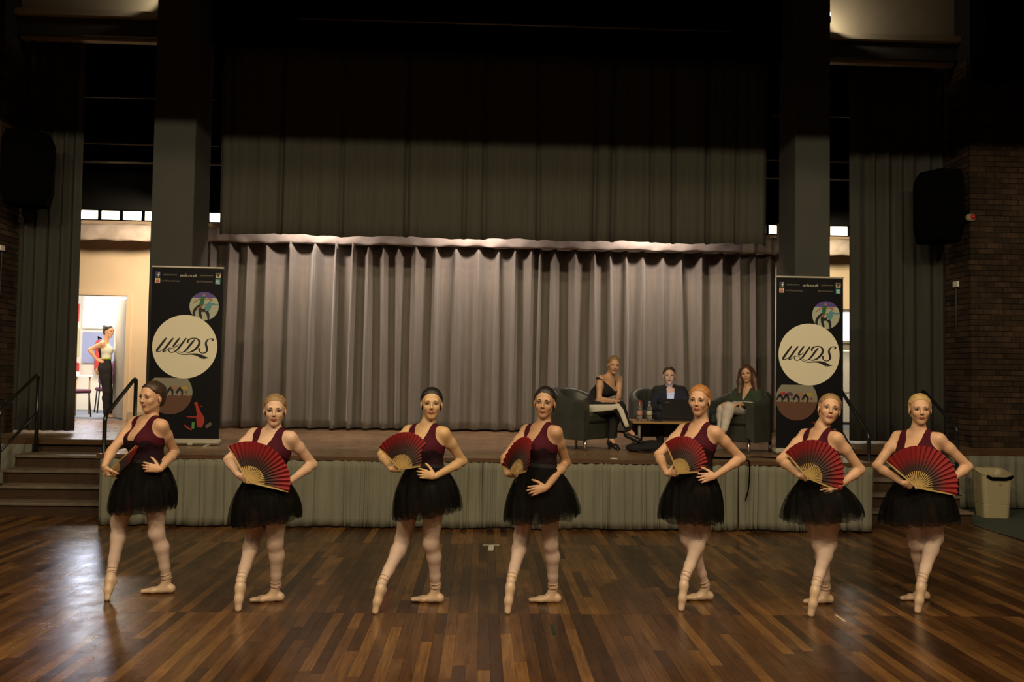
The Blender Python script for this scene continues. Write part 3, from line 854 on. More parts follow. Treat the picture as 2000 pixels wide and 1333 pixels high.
handrail(-5.42, 10.30, 1.55, 9.53, 1.14, .592, .296, 'black handrail at the far left edge of the hall in front of the curtain')
handrail(4.30, 9.86, 1.55, 9.07, 1.03, .444, 0.0, 'black handrail beside the right banner and stage corner')
handrail(5.57, 10.30, 1.52, 9.53, 1.09, .592, .296, 'black handrail between the rightmost dancer and the cream bin')

# ---- proscenium pillars
for nm, x0, x1 in (('pillar_left', -4.33, -3.79), ('pillar_right', 4.13, 4.60)):
    struct(nm, bx(x0, x1, 10.8, 11.42, HS, 7.3, bev=.01), M['pillar'], 'tall grey painted proscenium pillar')
# header, bulkheads
struct('wall_header', bx(-3.79, 4.13, 11.32, 11.40, 6.10, 7.3), M['black'])
o = obj('rigging_pipe', MB().tube([(-2.6, 11.27, 6.47), (3.4, 11.27, 6.47)], .014, 8), M['pipe']); tag(o, 'thin grey pipe above the dark valance', 'pipe')
for nm, x0, x1 in (('left', -8.6, -4.33), ('right', 4.60, 9.2)):
    struct('wall_bulkhead_' + nm, bx(x0, x1, 11.25, 11.33, 6.14, 6.38), M['pillar'])
    struct('wall_upper_' + nm, bx(x0, x1, 11.33, 11.43, 6.10, 7.3), M['dullcream'])
    struct('wall_ledge_' + nm, bx(x0, x1, 11.17, 11.33, 6.38, 6.46), M['dullcream'])
for sx, px_, pz, lb in ((1, 4.60, 6.56, 'small spot lamp on the right pillar near the ceiling'), (-1, -4.33, 6.62, 'small spot lamp on the left pillar near the ceiling')):
    t = thing('pillar_lamp', lb, 'lamp', (px_ + sx * .04, 10.95, pz), 'small lamps on the pillars')
    obj('housing', MB().tube([(px_ + sx * .01, 10.95, pz - .05), (px_ + sx * .05, 10.95, pz - .05), (px_ + sx * .05, 10.95, pz + .02)], .022, 10), M['white'], t)
    obj('bulb', MB().lathe([(.012, .0), (.016, .02), (.012, .05), (.003, .06)], (px_ + sx * .05, 10.94, pz + .02), 10), mat('lit bulb', (1, .9, .7), .5, emit=(1, .85, .6), estr=6.0), t)
struct('wall_soffit_right', bx(6.62, 9.2, 10.6, 10.93, 5.72, 7.3), M['black'])

# ---- brick piers
M['brick'] = wood_floor('dark red brown brick', [(0, (.030, .020, .013)), (.5, (.052, .032, .020)), (.8, (.068, .041, .025)), (1, (.042, .027, .018))], rough=(.8, .95), spec=.2, scale=.3)
M['mortar'] = mat('dark mortar', (.010, .009, .007), .95)
BX = 6.60; BL = -6.36; BY = 10.95
wb = struct('wall_brick_right', bx(BX + .012, 9.2, BY + .012, 11.9, HS, 7.3), M['mortar'], 'dark brick pier at the right of the stage')
bm = MB().box((0, 0, 0), (.215, .06, .065)); hb = MB().box((0, 0, 0), (.1025, .06, .065)); bme = hbe = None
zc = HS + .0375; row = 0; cnt = 0
while zc < 5.72:
    x = BX
    first = True
    while x < 7.3:
        half = first and row % 2 == 1
        L = .1025 if half else .215
        src = hbe if half else bme
        if src is None:
            o = obj('brick', hb if half else bm, M['brick'], wb)
            if half: hbe = o.data
            else: bme = o.data
        else:
            o = bpy.data.objects.new('brick', src); col.objects.link(o); o.parent = wb
        o.location = (x + L / 2, BY + .03 + rnd.uniform(-.002, .002), zc); cnt += 1
        x += L + .01; first = False
    zc += .075; row += 1
def brick_return(x, s, y0, y1, parent, name='brick_return'):
    mb = MB(); tones = []; z = HS + .0375; r = 0
    while z < 6.1:
        y = y0 + (.0 if r % 2 == 0 else -.1125) 
        while y < y1:
            a, b = max(y, y0), min(y + .215, y1)
            if b - a > .02:
                mb.box((x + s * .03, (a + b) / 2, z), (.06, b - a, .065)); tones += [rnd.random()] * 6
            y += .225
        z += .075; r += 1
    o = obj(name, mb, M['brick'], parent); o['kind'] = 'stuff'
    at = o.data.attributes.new('tone', 'FLOAT', 'FACE'); at.data.foreach_set('value', tones)
brick_return(BX, 1, BY + .065, 11.9, wb)
wl = struct('wall_brick_left', bx(-8.6, BL - .012, BY + .012, 11.9, HS, 7.3), M['mortar'], 'dark brick pier at the left of the stage')
brick_return(BL, -1, BY, 11.9, wl)

# ---- curtains
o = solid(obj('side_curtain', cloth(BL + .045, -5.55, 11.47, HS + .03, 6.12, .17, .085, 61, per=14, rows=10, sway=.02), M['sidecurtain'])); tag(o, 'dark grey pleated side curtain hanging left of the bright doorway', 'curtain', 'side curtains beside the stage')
# scalloped edging added to the left curtain, shaped to pass slits of wing light
ed = [[(BL + .002 + .013 * max(0.0, math.sin(2 * math.pi * (HS + .03 + .0125 * k) / .075)), 11.462, HS + .03 + .0125 * k), (BL + .09, 11.455, HS + .03 + .0125 * k)] for k in range(430)]
e_ = obj('edging', MB().grid(ed), M['sidecurtain'], o); e_['label'] = 'added looped edging that shapes slits of light'
struct('light_catch_strip', bx(BL - .01, BL + .001, 11.50, 11.9, HS, 4.05), M['creamwhite'])  # pale strip added behind the curtain edge to catch wing light
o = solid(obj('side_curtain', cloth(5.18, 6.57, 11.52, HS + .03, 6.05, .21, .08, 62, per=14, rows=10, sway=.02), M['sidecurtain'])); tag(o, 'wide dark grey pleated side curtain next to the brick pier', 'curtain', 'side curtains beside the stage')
# upper valance: broad flat panels with narrow folds between
def valance():
    r = random.Random(5); x0, x1, y, z0, z1 = -3.68, 3.98, 11.40, 3.50, 6.15; G = []
    seams = [x0, -2.82, -2.00, -1.10, -.28, -.02, .72, 1.55, 1.80, 2.32, 2.62, 3.12, 3.55, x1]
    N = 620
    for i in range(N + 1):
        x = lerp(x0, x1, i / N); row = []
        ds = min(abs(x - s) for s in seams); f = .085 * math.exp(-(ds / .035) ** 2)
        rip = .010 * math.sin(x * 23 + 2 * math.sin(x * 3)) + .006 * math.sin(x * 51)
        for j in range(13):
            v = j / 12; zb = z0 + .010 * math.sin(4 * x) + .006 * math.sin(17 * x) if j == 0 else z0 + (z1 - z0) * v
            row.append((x + .02 * math.sin(3 * x) * (1 - v), y + f * (1 - .4 * v) + rip * (1 - .3 * v), zb))
        G.append(row)
    return MB().grid(G)
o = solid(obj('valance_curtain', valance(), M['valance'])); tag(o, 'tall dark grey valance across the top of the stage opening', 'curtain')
# back curtains
CB = 12.86
o = solid(obj('stage_curtain', cloth(-4.30, .86, CB - .03, HS + .03, 3.60, .30, .24, 71, per=26, rows=22, top_gather=.8, jitter=.3, sway=.05, profile=1.5), M['curtain'])); tag(o, 'long grey stage curtain behind the left four dancers', 'curtain', 'grey curtains at the back of the stage')
o = solid(obj('stage_curtain', cloth(.78, 4.62, CB + .04, HS + .03, 3.58, .26, .23, 72, per=26, rows=22, top_gather=.8, jitter=.4, sway=.06, profile=1.5), M['curtain'])); tag(o, 'shorter grey stage curtain behind the seated people', 'curtain', 'grey curtains at the back of the stage')
# pelmet: crumpled cloth wrapped round the track
def pelmet(x0, x1, y0, z0, z1, seed, back=.30):
    r = random.Random(seed); G = []; N = int((x1 - x0) * 26)
    ph = [r.uniform(0, 6) for _ in range(8)]
    for i in range(N + 1):
        x = lerp(x0, x1, i / N)
        w = lambda a, b, k: a * math.sin(b * x + ph[k]) 
        prof = [(.10, z0 + .01), (.02, z0), (0, z0 + .03), (-.012, (z0 + z1) / 2), (.0, z1 - .03), (.03, z1), (.14, z1 + .01), (back, z1 - .0)]
        G.append([(x, y0 + dy + w(.010, 7, k) + w(.008, 17, (k + 3) % 8), z + w(.008, 5, (k + 1) % 8) + w(.006, 13, k)) for k, (dy, z) in enumerate(prof)])
    return MB().grid(G)
o = solid(obj('pelmet', pelmet(-4.42, 4.78, 12.60, 3.565, 3.79, 3), M['pelmet']), .006); tag(o, 'crumpled pale pelmet cloth along the top of the back curtains', 'pelmet')
o = solid(obj('pelmet', pelmet(-8.2, -4.55, 13.55, 3.70, 3.97, 4, .70), M['pelmet']), .006); tag(o, 'pale pelmet cloth above the bright doorway', 'pelmet')
o = solid(obj('pelmet', pelmet(4.8, 8.4, 13.55, 3.70, 3.97, 6, .70), M['pelmet']), .006); tag(o, 'pale pelmet cloth high between the right pillar and side curtain', 'pelmet')
# wing leg cloths beside the back curtain ends
o = solid(obj('leg_cloth', cloth(-4.62, -4.32, 12.98, HS + .02, 4.1, .1, .03, 81, per=8, rows=8), M['pelmet'])); tag(o, 'narrow pale cloth strip at the left end of the back curtain', 'cloth')
o = solid(obj('leg_cloth', cloth(4.66, 4.90, 12.98, HS + .02, 4.1, .1, .03, 82, per=8, rows=8), M['pelmet'])); tag(o, 'narrow pale cloth strip behind the right pillar', 'cloth')
# dark borders and pipes in the wings
for (x0, x1, lb) in ((-8.5, -4.0, 'black border cloth above the left wing'), (4.3, 9.0, 'black border cloth above the right wing')):
    o = solid(obj('border_cloth', cloth(x0, x1, 13.0, 4.09, 4.78, .5, .01, 83, per=6, rows=3), M['greycloth'])); tag(o, lb, 'cloth')
    o = obj('rigging_pipe', MB().tube([(x0, 12.6, 4.74), (x1, 12.6, 4.74)], .022, 8), M['pipe']); tag(o, 'lowest grey pipe ' + lb[-20:].replace('above ', 'across '), 'pipe')
    o = obj('rigging_pipe', MB().tube([(x0, 12.4, 4.97), (x1, 12.4, 4.97)], .014, 8), M['pipe']); tag(o, 'middle grey pipe ' + lb[-20:].replace('above ', 'across '), 'pipe')
    o = obj('rigging_pipe', MB().tube([(x0, 12.2, 5.60), (x1, 12.2, 5.60)], .008, 8), M['pipe']); tag(o, 'topmost thin pipe ' + lb[-20:].replace('above ', 'across '), 'pipe')
# ---- stage rear wall with openings, high windows
YB = 14.3
DL0, DL1, DH = -7.05, -6.08, 2.86
DR0, DR1 = 5.4, 6.95
struct('wall_stage_rear', MB().box(((-9.0 + DL0) / 2, YB + .05, 2.45), (DL0 + 9.0, .1, 3.42)).box(((DL1 + DR0) / 2, YB + .05, 2.45), (DR0 - DL1, .1, 3.42)).box(((DR1 + 9.2) / 2, YB + .05, 2.45), (9.2 - DR1, .1, 3.42))
       .box(((DL0 + DL1) / 2, YB + .05, (DH + 4.16) / 2), (DL1 - DL0, .1, 4.16 - DH)).box(((DR0 + DR1) / 2, YB + .05, (DH + 4.16) / 2), (DR1 - DR0, .1, 4.16 - DH)), M['cream'], 'cream wall at the back of the stage')
struct('wall_stage_rear_upper', bx(-9.0, 9.2, YB, YB + .1, 4.34, 7.3), M['blackboard'])
for wn, (x0, x1) in (('window_1', (-8.8, -4.4)), ('window_2', (4.6, 9.0))):
    n = int(round((x1 - x0) / .37)); st = (x1 - x0) / n
    fr = MB().box(((x0 + x1) / 2, YB + .02, 4.335), (x1 - x0, .07, .03)).box(((x0 + x1) / 2, YB + .02, 4.155), (x1 - x0, .07, .02))
    for k in range(n + 1):
        fr.box((x0 + k * st, YB + .02, 4.245), (.045, .07, .19))
    wo = struct(wn, fr, M['black'], 'strip of high windows behind the stage')
    for k in range(n):
        obj('pane', bx(x0 + k * st + .022, x0 + (k + 1) * st - .022, YB + .03, YB + .04, 4.16, 4.32), M['glow'], wo)
# door frame, leaf, skirting
jamb = MB()
for x in (DL0 - .03, DL1 + .03): jamb.box((x, YB + .04, (HS + DH) / 2), (.06, .16, DH - HS))
jamb.box(((DL0 + DL1) / 2, YB + .04, DH + .03), (DL1 - DL0 + .12, .16, .06))
dr = struct('door_1', jamb, M['cream'], 'open door to the bright dressing room')
hx = V(DL1, YB + .1, 0); en = V(DL1 - .56, YB + .86, 0); dv = unit(en - hx); nv = V(-dv[1], dv[0], 0)
lf = obj('door_leaf', MB().box((hx + en) / 2 + UP * (HS + 1.05), (np.linalg.norm(en - hx), .045, 2.08), rot=rotz(math.atan2(dv[1], dv[0]))), M['creamwhite'], dr)
obj('door_handle', MB().tube([en - dv * .08 + UP * 1.75 - nv * -.05, en - dv * .2 + UP * 1.75 - nv * -.05], .01, 8), M['chrome'], lf)
struct('baseboard_stage_left', bx(DL1 + .07, -4.8, YB - .02, YB, HS, HS + .14), M['dullcream'])
# ---- dressing room behind the left door
struct('floor_dressing_room', bx(-9.0, -5.2, YB + .1, 17.9, HS - .04, HS), M['bluecarpet'])
struct('wall_dressing_left', bx(-9.1, -8.92, YB + .1, 17.7, HS, 3.6), M['creamwhite'])
struct('wall_dressing_right', bx(-5.4, -5.2, YB + .1, 17.7, HS, 3.6), M['creamwhite'])
wx0, wx1, wz0, wz1 = -8.36, -7.30, 2.46, 3.10
struct('wall_dressing_rear', bx(-9.0, -5.2, 17.6, 17.7, HS, wz0).box(((-9.0 + wx0) / 2, 17.65, (wz0 + 3.6) / 2), (wx0 + 9.0, .1, 3.6 - wz0)).box(((wx1 - 5.2) / 2, 17.65, (wz0 + 3.6) / 2), (-5.2 - wx1, .1, 3.6 - wz0)).box(((wx0 + wx1) / 2, 17.65, (wz1 + 3.6) / 2), (wx1 - wx0, .1, 3.6 - wz1)), M['creamwhite'])
struct('ceiling_dressing_room', bx(-9.0, -5.2, YB + .1, 17.7, 3.6, 3.7), M['creamwhite'])
wo = struct('window_3', MB().box(((wx0 + wx1) / 2, 17.6, wz0), (wx1 - wx0, .12, .05)).box((wx0, 17.6, (wz0 + wz1) / 2), (.05, .1, wz1 - wz0)).box((wx1, 17.6, (wz0 + wz1) / 2), (.05, .1, wz1 - wz0)), M['white'], 'bright daylight window of the dressing room')
obj('pane', bx(wx0, wx1, 17.64, 17.66, wz0, wz1), M['daywin'], wo)
M['blueboard'] = mat('blue board', (.30, .34, .55), .8)
o = obj('notice_board', bx(-8.36, -7.5, 17.55, 17.59, 1.72, 2.36), M['blueboard']); tag(o, 'blue notice board below the dressing room window', 'board')
o = obj('wall_poster', bx(-8.64, -8.47, 17.58, 17.595, 2.58, 2.95), M['red']); tag(o, 'red poster on the white dressing room wall', 'poster')
o = obj('wall_poster', bx(-8.66, -8.44, 17.58, 17.595, 1.85, 2.45), mat('cream card', (.55, .5, .3), .7)); tag(o, 'pale yellow poster below the red poster', 'poster')
o = obj('red_box', bx(-8.66, -8.42, 17.42, 17.595, 1.42, 1.72, bev=.02), M['red']); tag(o, 'red box low on the white dressing room wall', 'box')
t = thing('fire_extinguisher', 'red fire extinguisher hanging below the bright window', 'extinguisher', (-7.98, 17.3, 1.55))
obj('cylinder_body', MB().lathe([(.07, 1.55), (.075, 1.6), (.075, 2.1), (.05, 2.18), (.02, 2.2)], (-7.98, 17.465, 0)), M['red'], t)
obj('nozzle', MB().tube([(-7.98, 17.45, 2.2), (-7.98, 17.42, 2.26), (-7.9, 17.38, 2.22)], .015, 8), M['black'], t)
# chairs and table in the dressing room
def side_chair(c, a, label):
    t = thing('meeting_chair', label, 'chair', c, 'purple chairs in the dressing room'); R = rotz(a)
    T = lambda x, y, z: np.asarray(c) + R @ V(x, y, z)
    obj('seat', MB().box(T(0, 0, .46), (.48, .46, .07), rot=R, bev=.025), M['purple'], t)
    obj('backrest', MB().box(T(0, .23, .78), (.46, .06, .42), rot=R, bev=.025), M['purple'], t)
    for sx in (-1, 1):
        for sy in (-1, 1):
            obj('leg', MB().tube([T(sx * .2, sy * .19, .43), T(sx * .23, sy * .22, 0)], .014, 8), M['rail'], t)
        obj('back_upright', MB().tube([T(sx * .2, .2, .43), T(sx * .2, .25, .9)], .012, 8), M['rail'], t)
side_chair((-7.28, 14.95, HS), 1.2, 'purple chair nearest the open doorway')
side_chair((-7.35, 16.6, HS), -2.6, 'purple chair behind the standing person')
t = thing('small_table', 'small table with papers behind the purple chair', 'table', (-7.75, 15.7, HS))
obj('table_top', MB().box((-7.75, 15.7, HS + .72), (.7, .6, .03), bev=.008), M['white'], t)
for sx in (-1, 1):
    for sy in (-1, 1):
        obj('leg', MB().tube([(-7.75 + sx * .31, 15.7 + sy * .26, HS + .71), (-7.75 + sx * .31, 15.7 + sy * .26, HS)], .016, 8), M['tabletop'], t)
for k in range(3):
    o = obj('paper_stack', MB().box((-7.7 + .02 * k, 15.68, HS + .745 + .022 * k), (.3, .22, .02), rot=rotz(.2 * k)), M['white']); tag(o, ('lowest', 'middle', 'topmost')[k] + ' pale paper stack on the small dressing room table', 'paper', 'papers on the small table')
# ---- store room behind the right door
struct('floor_store_room', bx(4.9, 9.0, YB + .1, 17.2, HS - .04, HS), M['bluecarpet'])
struct('wall_store_rear', bx(4.9, 9.0, 17.0, 17.1, HS, 3.6), M['dullcream'])
struct('wall_store_left', bx(4.8, 4.9, YB + .1, 17.1, HS, 3.6), M['dullcream'])
struct('wall_store_right', bx(9.0, 9.1, YB + .1, 17.1, HS, 3.6), M['dullcream'])
struct('ceiling_store_room', bx(4.9, 9.0, YB + .1, 17.1, 3.6, 3.7), M['dullcream'])
wo = struct('window_4', MB().box((7.95, 16.99, 2.4), (1.0, .06, .05)).box((7.47, 16.99, 2.72), (.05, .06, .6)), M['dullcream'], 'bright window of the store room')
obj('pane', bx(7.5, 8.4, 16.975, 16.985, 2.43, 3.02), M['dimwin'], wo)
t = thing('tall_fridge', 'tall white cabinet seen beside the right banner', 'fridge', (7.12, 16.2, HS))
obj('cabinet_body', bx(6.78, 7.46, 15.95, 16.5, HS + .03, HS + 1.45, bev=.02), M['white'], t)
obj('door', bx(6.79, 7.45, 15.90, 15.945, HS + .62, HS + 1.44, bev=.012), M['white'], t)
obj('door', bx(6.79, 7.45, 15.90, 15.945, HS + .05, HS + .61, bev=.012), M['white'], t)
obj('handle', bx(6.83, 6.86, 15.87, 15.90, HS + .7, HS + 1.0), M['chrome'], t)
# ---- loudspeakers, alarm, sockets
def loudspeaker(c, label, flip):
    t = thing('loudspeaker', label, 'loudspeaker', c, 'black loudspeakers beside the stage')
    w, h, d = .66, .92, .5; P = []
    prof = [(-w / 2, .12), (-w * .28, -.12), (w * .28, -.12), (w / 2, .12), (w * .34, d - .12), (-w * .34, d - .12)]
    for z, s in ((-h / 2, .78), (-h * .28, 1), (h * .38, 1), (h / 2, .8)):
        P.append([np.asarray(c) + V(x * s, y, z) for x, y in prof])
    m = MB(); n = 6; m.add([p for r in P for p in r], [(i * n + k, i * n + (k + 1) % n, (i + 1) * n + (k + 1) % n, (i + 1) * n + k) for i in range(3) for k in range(n)] + [tuple(range(5, -1, -1)), tuple(3 * n + k for k in range(n))])
    obj('cabinet', m, M['black'], t)
    obj('grille', MB().box(np.asarray(c) + V(0, -.125, .02), (w * .5, .012, h * .66), bev=.004), M['black'], t)
    obj('bracket', MB().tube([np.asarray(c) + V(0, d - .13, 0), np.asarray(c) + V(flip, .46, 0)], .03, 8), M['black'], t)
loudspeaker((6.02, 10.55, 3.93), 'black wall loudspeaker left of the red alarm beacon', .64)
loudspeaker((-5.86, 10.55, 4.15), 'black wall loudspeaker at the upper left in front of the curtain', -.56)
t = thing('alarm_beacon', 'small white alarm beacon with red dome on the brick pier', 'alarm', (6.58, 10.92, 3.85))
obj('base', MB().box((6.585, 10.92, 3.855), (.13, .06, .09), bev=.02), M['bin'], t)
obj('dome', MB().lathe([(.034, 0), (.032, .015), (.022, .03), (.006, .037)], (0, 0, 0), 14), M['red'], t)
dm = t.children[-1]
for v in dm.data.vertices:
    w_ = np.array(v.co) + np.array(t.location); v.co = tuple(V(6.60 + w_[0], 10.892 - w_[2], 3.858 + w_[1]) - np.array(t.location))
def wall_box(c, d, label, cat='socket'):
    t = thing('wall_socket', label, cat, c); obj('box', MB().box(c, d, bev=.006), M['white'], t); obj('conduit', MB().tube([V(*c) + V(0, 0, -.05), V(*c) + V(0, 0, -.6)], .008, 6), M['pillar'], t)
wall_box((6.57, 11.25, 2.98), (.03, .12, .08), 'small pale socket on the brick return beside the right curtain')
wall_box((-6.33, 11.02, 3.18), (.03, .10, .07), 'small pale socket on the left brick return')

# ---- bin
def bin_():
    c = V(6.19, 9.86, .004); t = thing('waste_bin', 'cream plastic bin with slanted top and black rim on the carpet', 'bin', c)
    def ring(w, d, z, r=.05, dz=0.0):
        out = []
        for sx, sy, a0 in ((1, 1, 0), (-1, 1, 90), (-1, -1, 180), (1, -1, 270)):
            for k in range(4):
                a = math.radians(a0 + 30 * k); x = sx * (w / 2 - r) + r * math.cos(a); y = sy * (d / 2 - r) + r * math.sin(a)
                out.append(c + V(x, y, z + dz * (y + d / 2) / d))
        return out
    rot = lambda R: [c + rotz(-.12) @ (p - c) for p in R]
    rings = [ring(.30, .26, 0), ring(.315, .27, .155), ring(.312, .267, .16), ring(.318, .272, .165), ring(.36, .31, .50, dz=.06), ring(.37, .32, .515, dz=.06)]
    n = 16; m = MB(); P = [p for r in rings for p in rot(r)]
    m.add(P, [(i * n + k, i * n + (k + 1) % n, (i + 1) * n + (k + 1) % n, (i + 1) * n + k) for i in range(5) for k in range(n)] + [tuple(range(15, -1, -1))], smooth=False)
    obj('bin_body', m, M['bin'], t)
    m = MB(); P = [p for r in (ring(.37, .32, .515, dz=.06), ring(.33, .28, .512, dz=.05), ring(.28, .24, .44, dz=.04)) for p in rot(r)]
    m.add(P, [(i * n + k, i * n + (k + 1) % n, (i + 1) * n + (k + 1) % n, (i + 1) * n + k) for i in range(2) for k in range(n)] + [tuple(32 + k for k in range(16))])
    obj('lid', m, M['bin'], t)
    obj('black_rim', MB().tube(rot([c + V(-.13, -.158, .50), c + V(-.08, -.172, .472), c + V(.08, -.172, .472), c + V(.15, -.165, .49), c + V(.175, -.13, .50)]), .014, 8, flat=1.4), M['black'], t)
    obj('sticker', MB().box(c + rotz(-.12) @ V(.03, -.156, .41), (.03, .004, .025), rot=rotz(-.12)), mat('pink sticker', (.45, .2, .2), .6), t)
bin_()
# ---- tape marks on the floor
M['tape'] = mat('white tape', (.72, .68, .58), .6); M['greentape'] = mat('dark green tape', (.01, .03, .02), .6)
p = atz(957, 1070, 0); tm = thing('tape_mark', 'white tape T mark on the floor before the stage', 'tape mark', (p[0], p[1], 0))
obj('tape_strip', MB().box((p[0] + .01, p[1] + .11, .001), (.16, .02, .0015), rot=rotz(.05)), M['tape'], tm)
obj('tape_strip', MB().box((p[0] + .01, p[1] - .02, .0022), (.05, .24, .0015), rot=rotz(-.06)), M['tape'], tm)
p = atz(1080, 1230, 0); o = obj('tape_mark', MB().box((p[0], p[1], .001), (.022, .22, .0015)), M['greentape']); tag(o, 'dark green tape strip on the floor near the front', 'tape mark')
p = atz(1641, 1208, 0); o = obj('tape_mark', MB().box((p[0], p[1], .001), (.012, .16, .0015)), M['tape']); tag(o, 'thin white scrap of tape by the sixth dancer', 'tape mark')
p = atz(1195, 895, HS); o = obj('paper_scrap', MB().box((p[0], YA + .08, HS + .006), (.06, .05, .008), rot=rotz(.4)), M['white']); tag(o, 'small white scrap on the stage edge below the armchair', 'scrap')
# ---- cables
p0 = atz(1455, 900, HS)
path = [V(2.1, 9.15, HS + .008), V(2.5, 9.05, HS + .008), V(2.75, 8.95, HS + .008), V(2.83, 8.82, HS + .01), V(2.84, 8.715, HS + .006), V(2.84, 8.70, HS - .12), V(2.83, 8.70, HS - .28), V(2.80, 8.70, HS - .40)]
def smooth_path(P, n=6):
    P = [np.asarray(p, float) for p in P]; Q = [P[0]] + P + [P[-1]]; out = []
    for i in range(1, len(Q) - 2):
        a, b, c, d = Q[i - 1:i + 3]
        for t in np.linspace(0, 1, n, endpoint=False):
            out.append(.5 * (2 * b + (c - a) * t + (2 * a - 5 * b + 4 * c - d) * t * t + (3 * b - a - 3 * c + d) * t ** 3))
    return out + [P[-1]]
o = obj('cable', MB().tube(smooth_path(path), .007, 8), M['black']); tag(o, 'black cable hanging over the stage edge', 'cable')
o = obj('cable', MB().tube(smooth_path([V(2.2, 9.3, HS + .007), V(2.7, 9.12, HS + .007), V(3.1, 9.22, HS + .007), V(3.4, 9.08, HS + .007), V(3.75, 9.25, HS + .007)]), .006, 8), M['black']); tag(o, 'black cable lying on the stage below the right armchair', 'cable')

# ================================================================== BANNERS
M['bannerblack'] = mat('black banner print', (.004, .0035, .006), .6, spec=.2)
M['bannercream'] = mat('cream print', (.84, .78, .60), .5)
M['alu'] = mat('pale aluminium', (.62, .58, .48), .35, .3)
P_ = lambda n, c: mat('print ' + n, c, .5)
M['p_purple'] = P_('purple', (.10, .07, .30)); M['p_sky'] = P_('pale', (.45, .47, .36)); M['p_green'] = P_('green', (.01, .15, .06)); M['p_teal'] = P_('teal', (.10, .28, .32)); M['p_black'] = P_('black', (.01, .01, .015))
M['p_skin'] = P_('skin', (.36, .17, .09)); M['p_wall'] = P_('grey wall', (.26, .24, .18)); M['p_wood'] = P_('brown floor', (.13, .06, .035)); M['p_red'] = P_('red', (.38, .03, .02)); M['p_mauve'] = P_('mauve', (.10, .04, .09)); M['p_yellow'] = P_('yellow', (.42, .30, .04))
M['p_fb'] = P_('blue', (.03, .05, .18)); M['p_yt'] = P_('salmon', (.50, .16, .08)); M['p_ig'] = P_('brown', (.10, .05, .03)); M['p_tw'] = P_('cyan', (.05, .30, .38)); M['p_white'] = P_('white', (.68, .62, .48)); M['p_dull'] = P_('dull lettering', (.22, .20, .14)); M['p_lime'] = P_('lime', (.10, .25, .06)); M['p_jeans'] = P_('dull figure', (.12, .09, .06))
LOGO = [
 [(425, 388, 36), (370, 462, 56), (300, 560, 64), (215, 680, 68), (165, 755, 66), (165, 795, 44), (215, 800, 26), (290, 765, 20), (345, 720, 14)],
 [(620, 392, 34), (560, 470, 54), (470, 595, 60), (385, 710, 58), (345, 770, 52), (345, 802, 36), (390, 790, 24), (460, 735, 20), (528, 665, 14)],
 [(805, 388, 34), (745, 465, 56), (670, 570, 58), (628, 630, 46), (655, 655, 38), (725, 630, 24), (790, 570, 16)],
 [(992, 388, 34), (930, 475, 54), (850, 590, 58), (770, 705, 56), (705, 770, 38), (620, 815, 24), (545, 812, 28), (500, 765, 28), (520, 715, 24), (585, 690, 18), (645, 715, 16), (690, 770, 14), (760, 832, 18), (860, 868, 26), (1000, 868, 32), (1180, 858, 42), (1330, 878, 78), (1450, 925, 104), (1500, 948, 106)],
 [(1500, 948, 106), (1560, 955, 64), (1670, 966, 4)],
 [(1240, 430, 30), (1180, 500, 56), (1100, 605, 60), (1010, 725, 54), (930, 795, 32), (845, 812, 22), (770, 785, 12)],
 [(1050, 530, 44), (1035, 495, 54), (1060, 440, 50), (1130, 402, 34), (1230, 385, 26), (1320, 410, 40), (1370, 475, 62), (1370, 560, 66), (1320, 650, 66), (1220, 745, 56), (1110, 800, 36), (1020, 805, 24), (940, 780, 12)],
 [(1725, 445, 30), (1765, 425, 52), (1770, 398, 26), (1710, 388, 18), (1630, 415, 28), (1580, 475, 52), (1565, 550, 62), (1590, 640, 68), (1605, 720, 64), (1580, 790, 42), (1510, 822, 26), (1430, 815, 26), (1385, 770, 34), (1372, 715, 50), (1410, 680, 30)]]
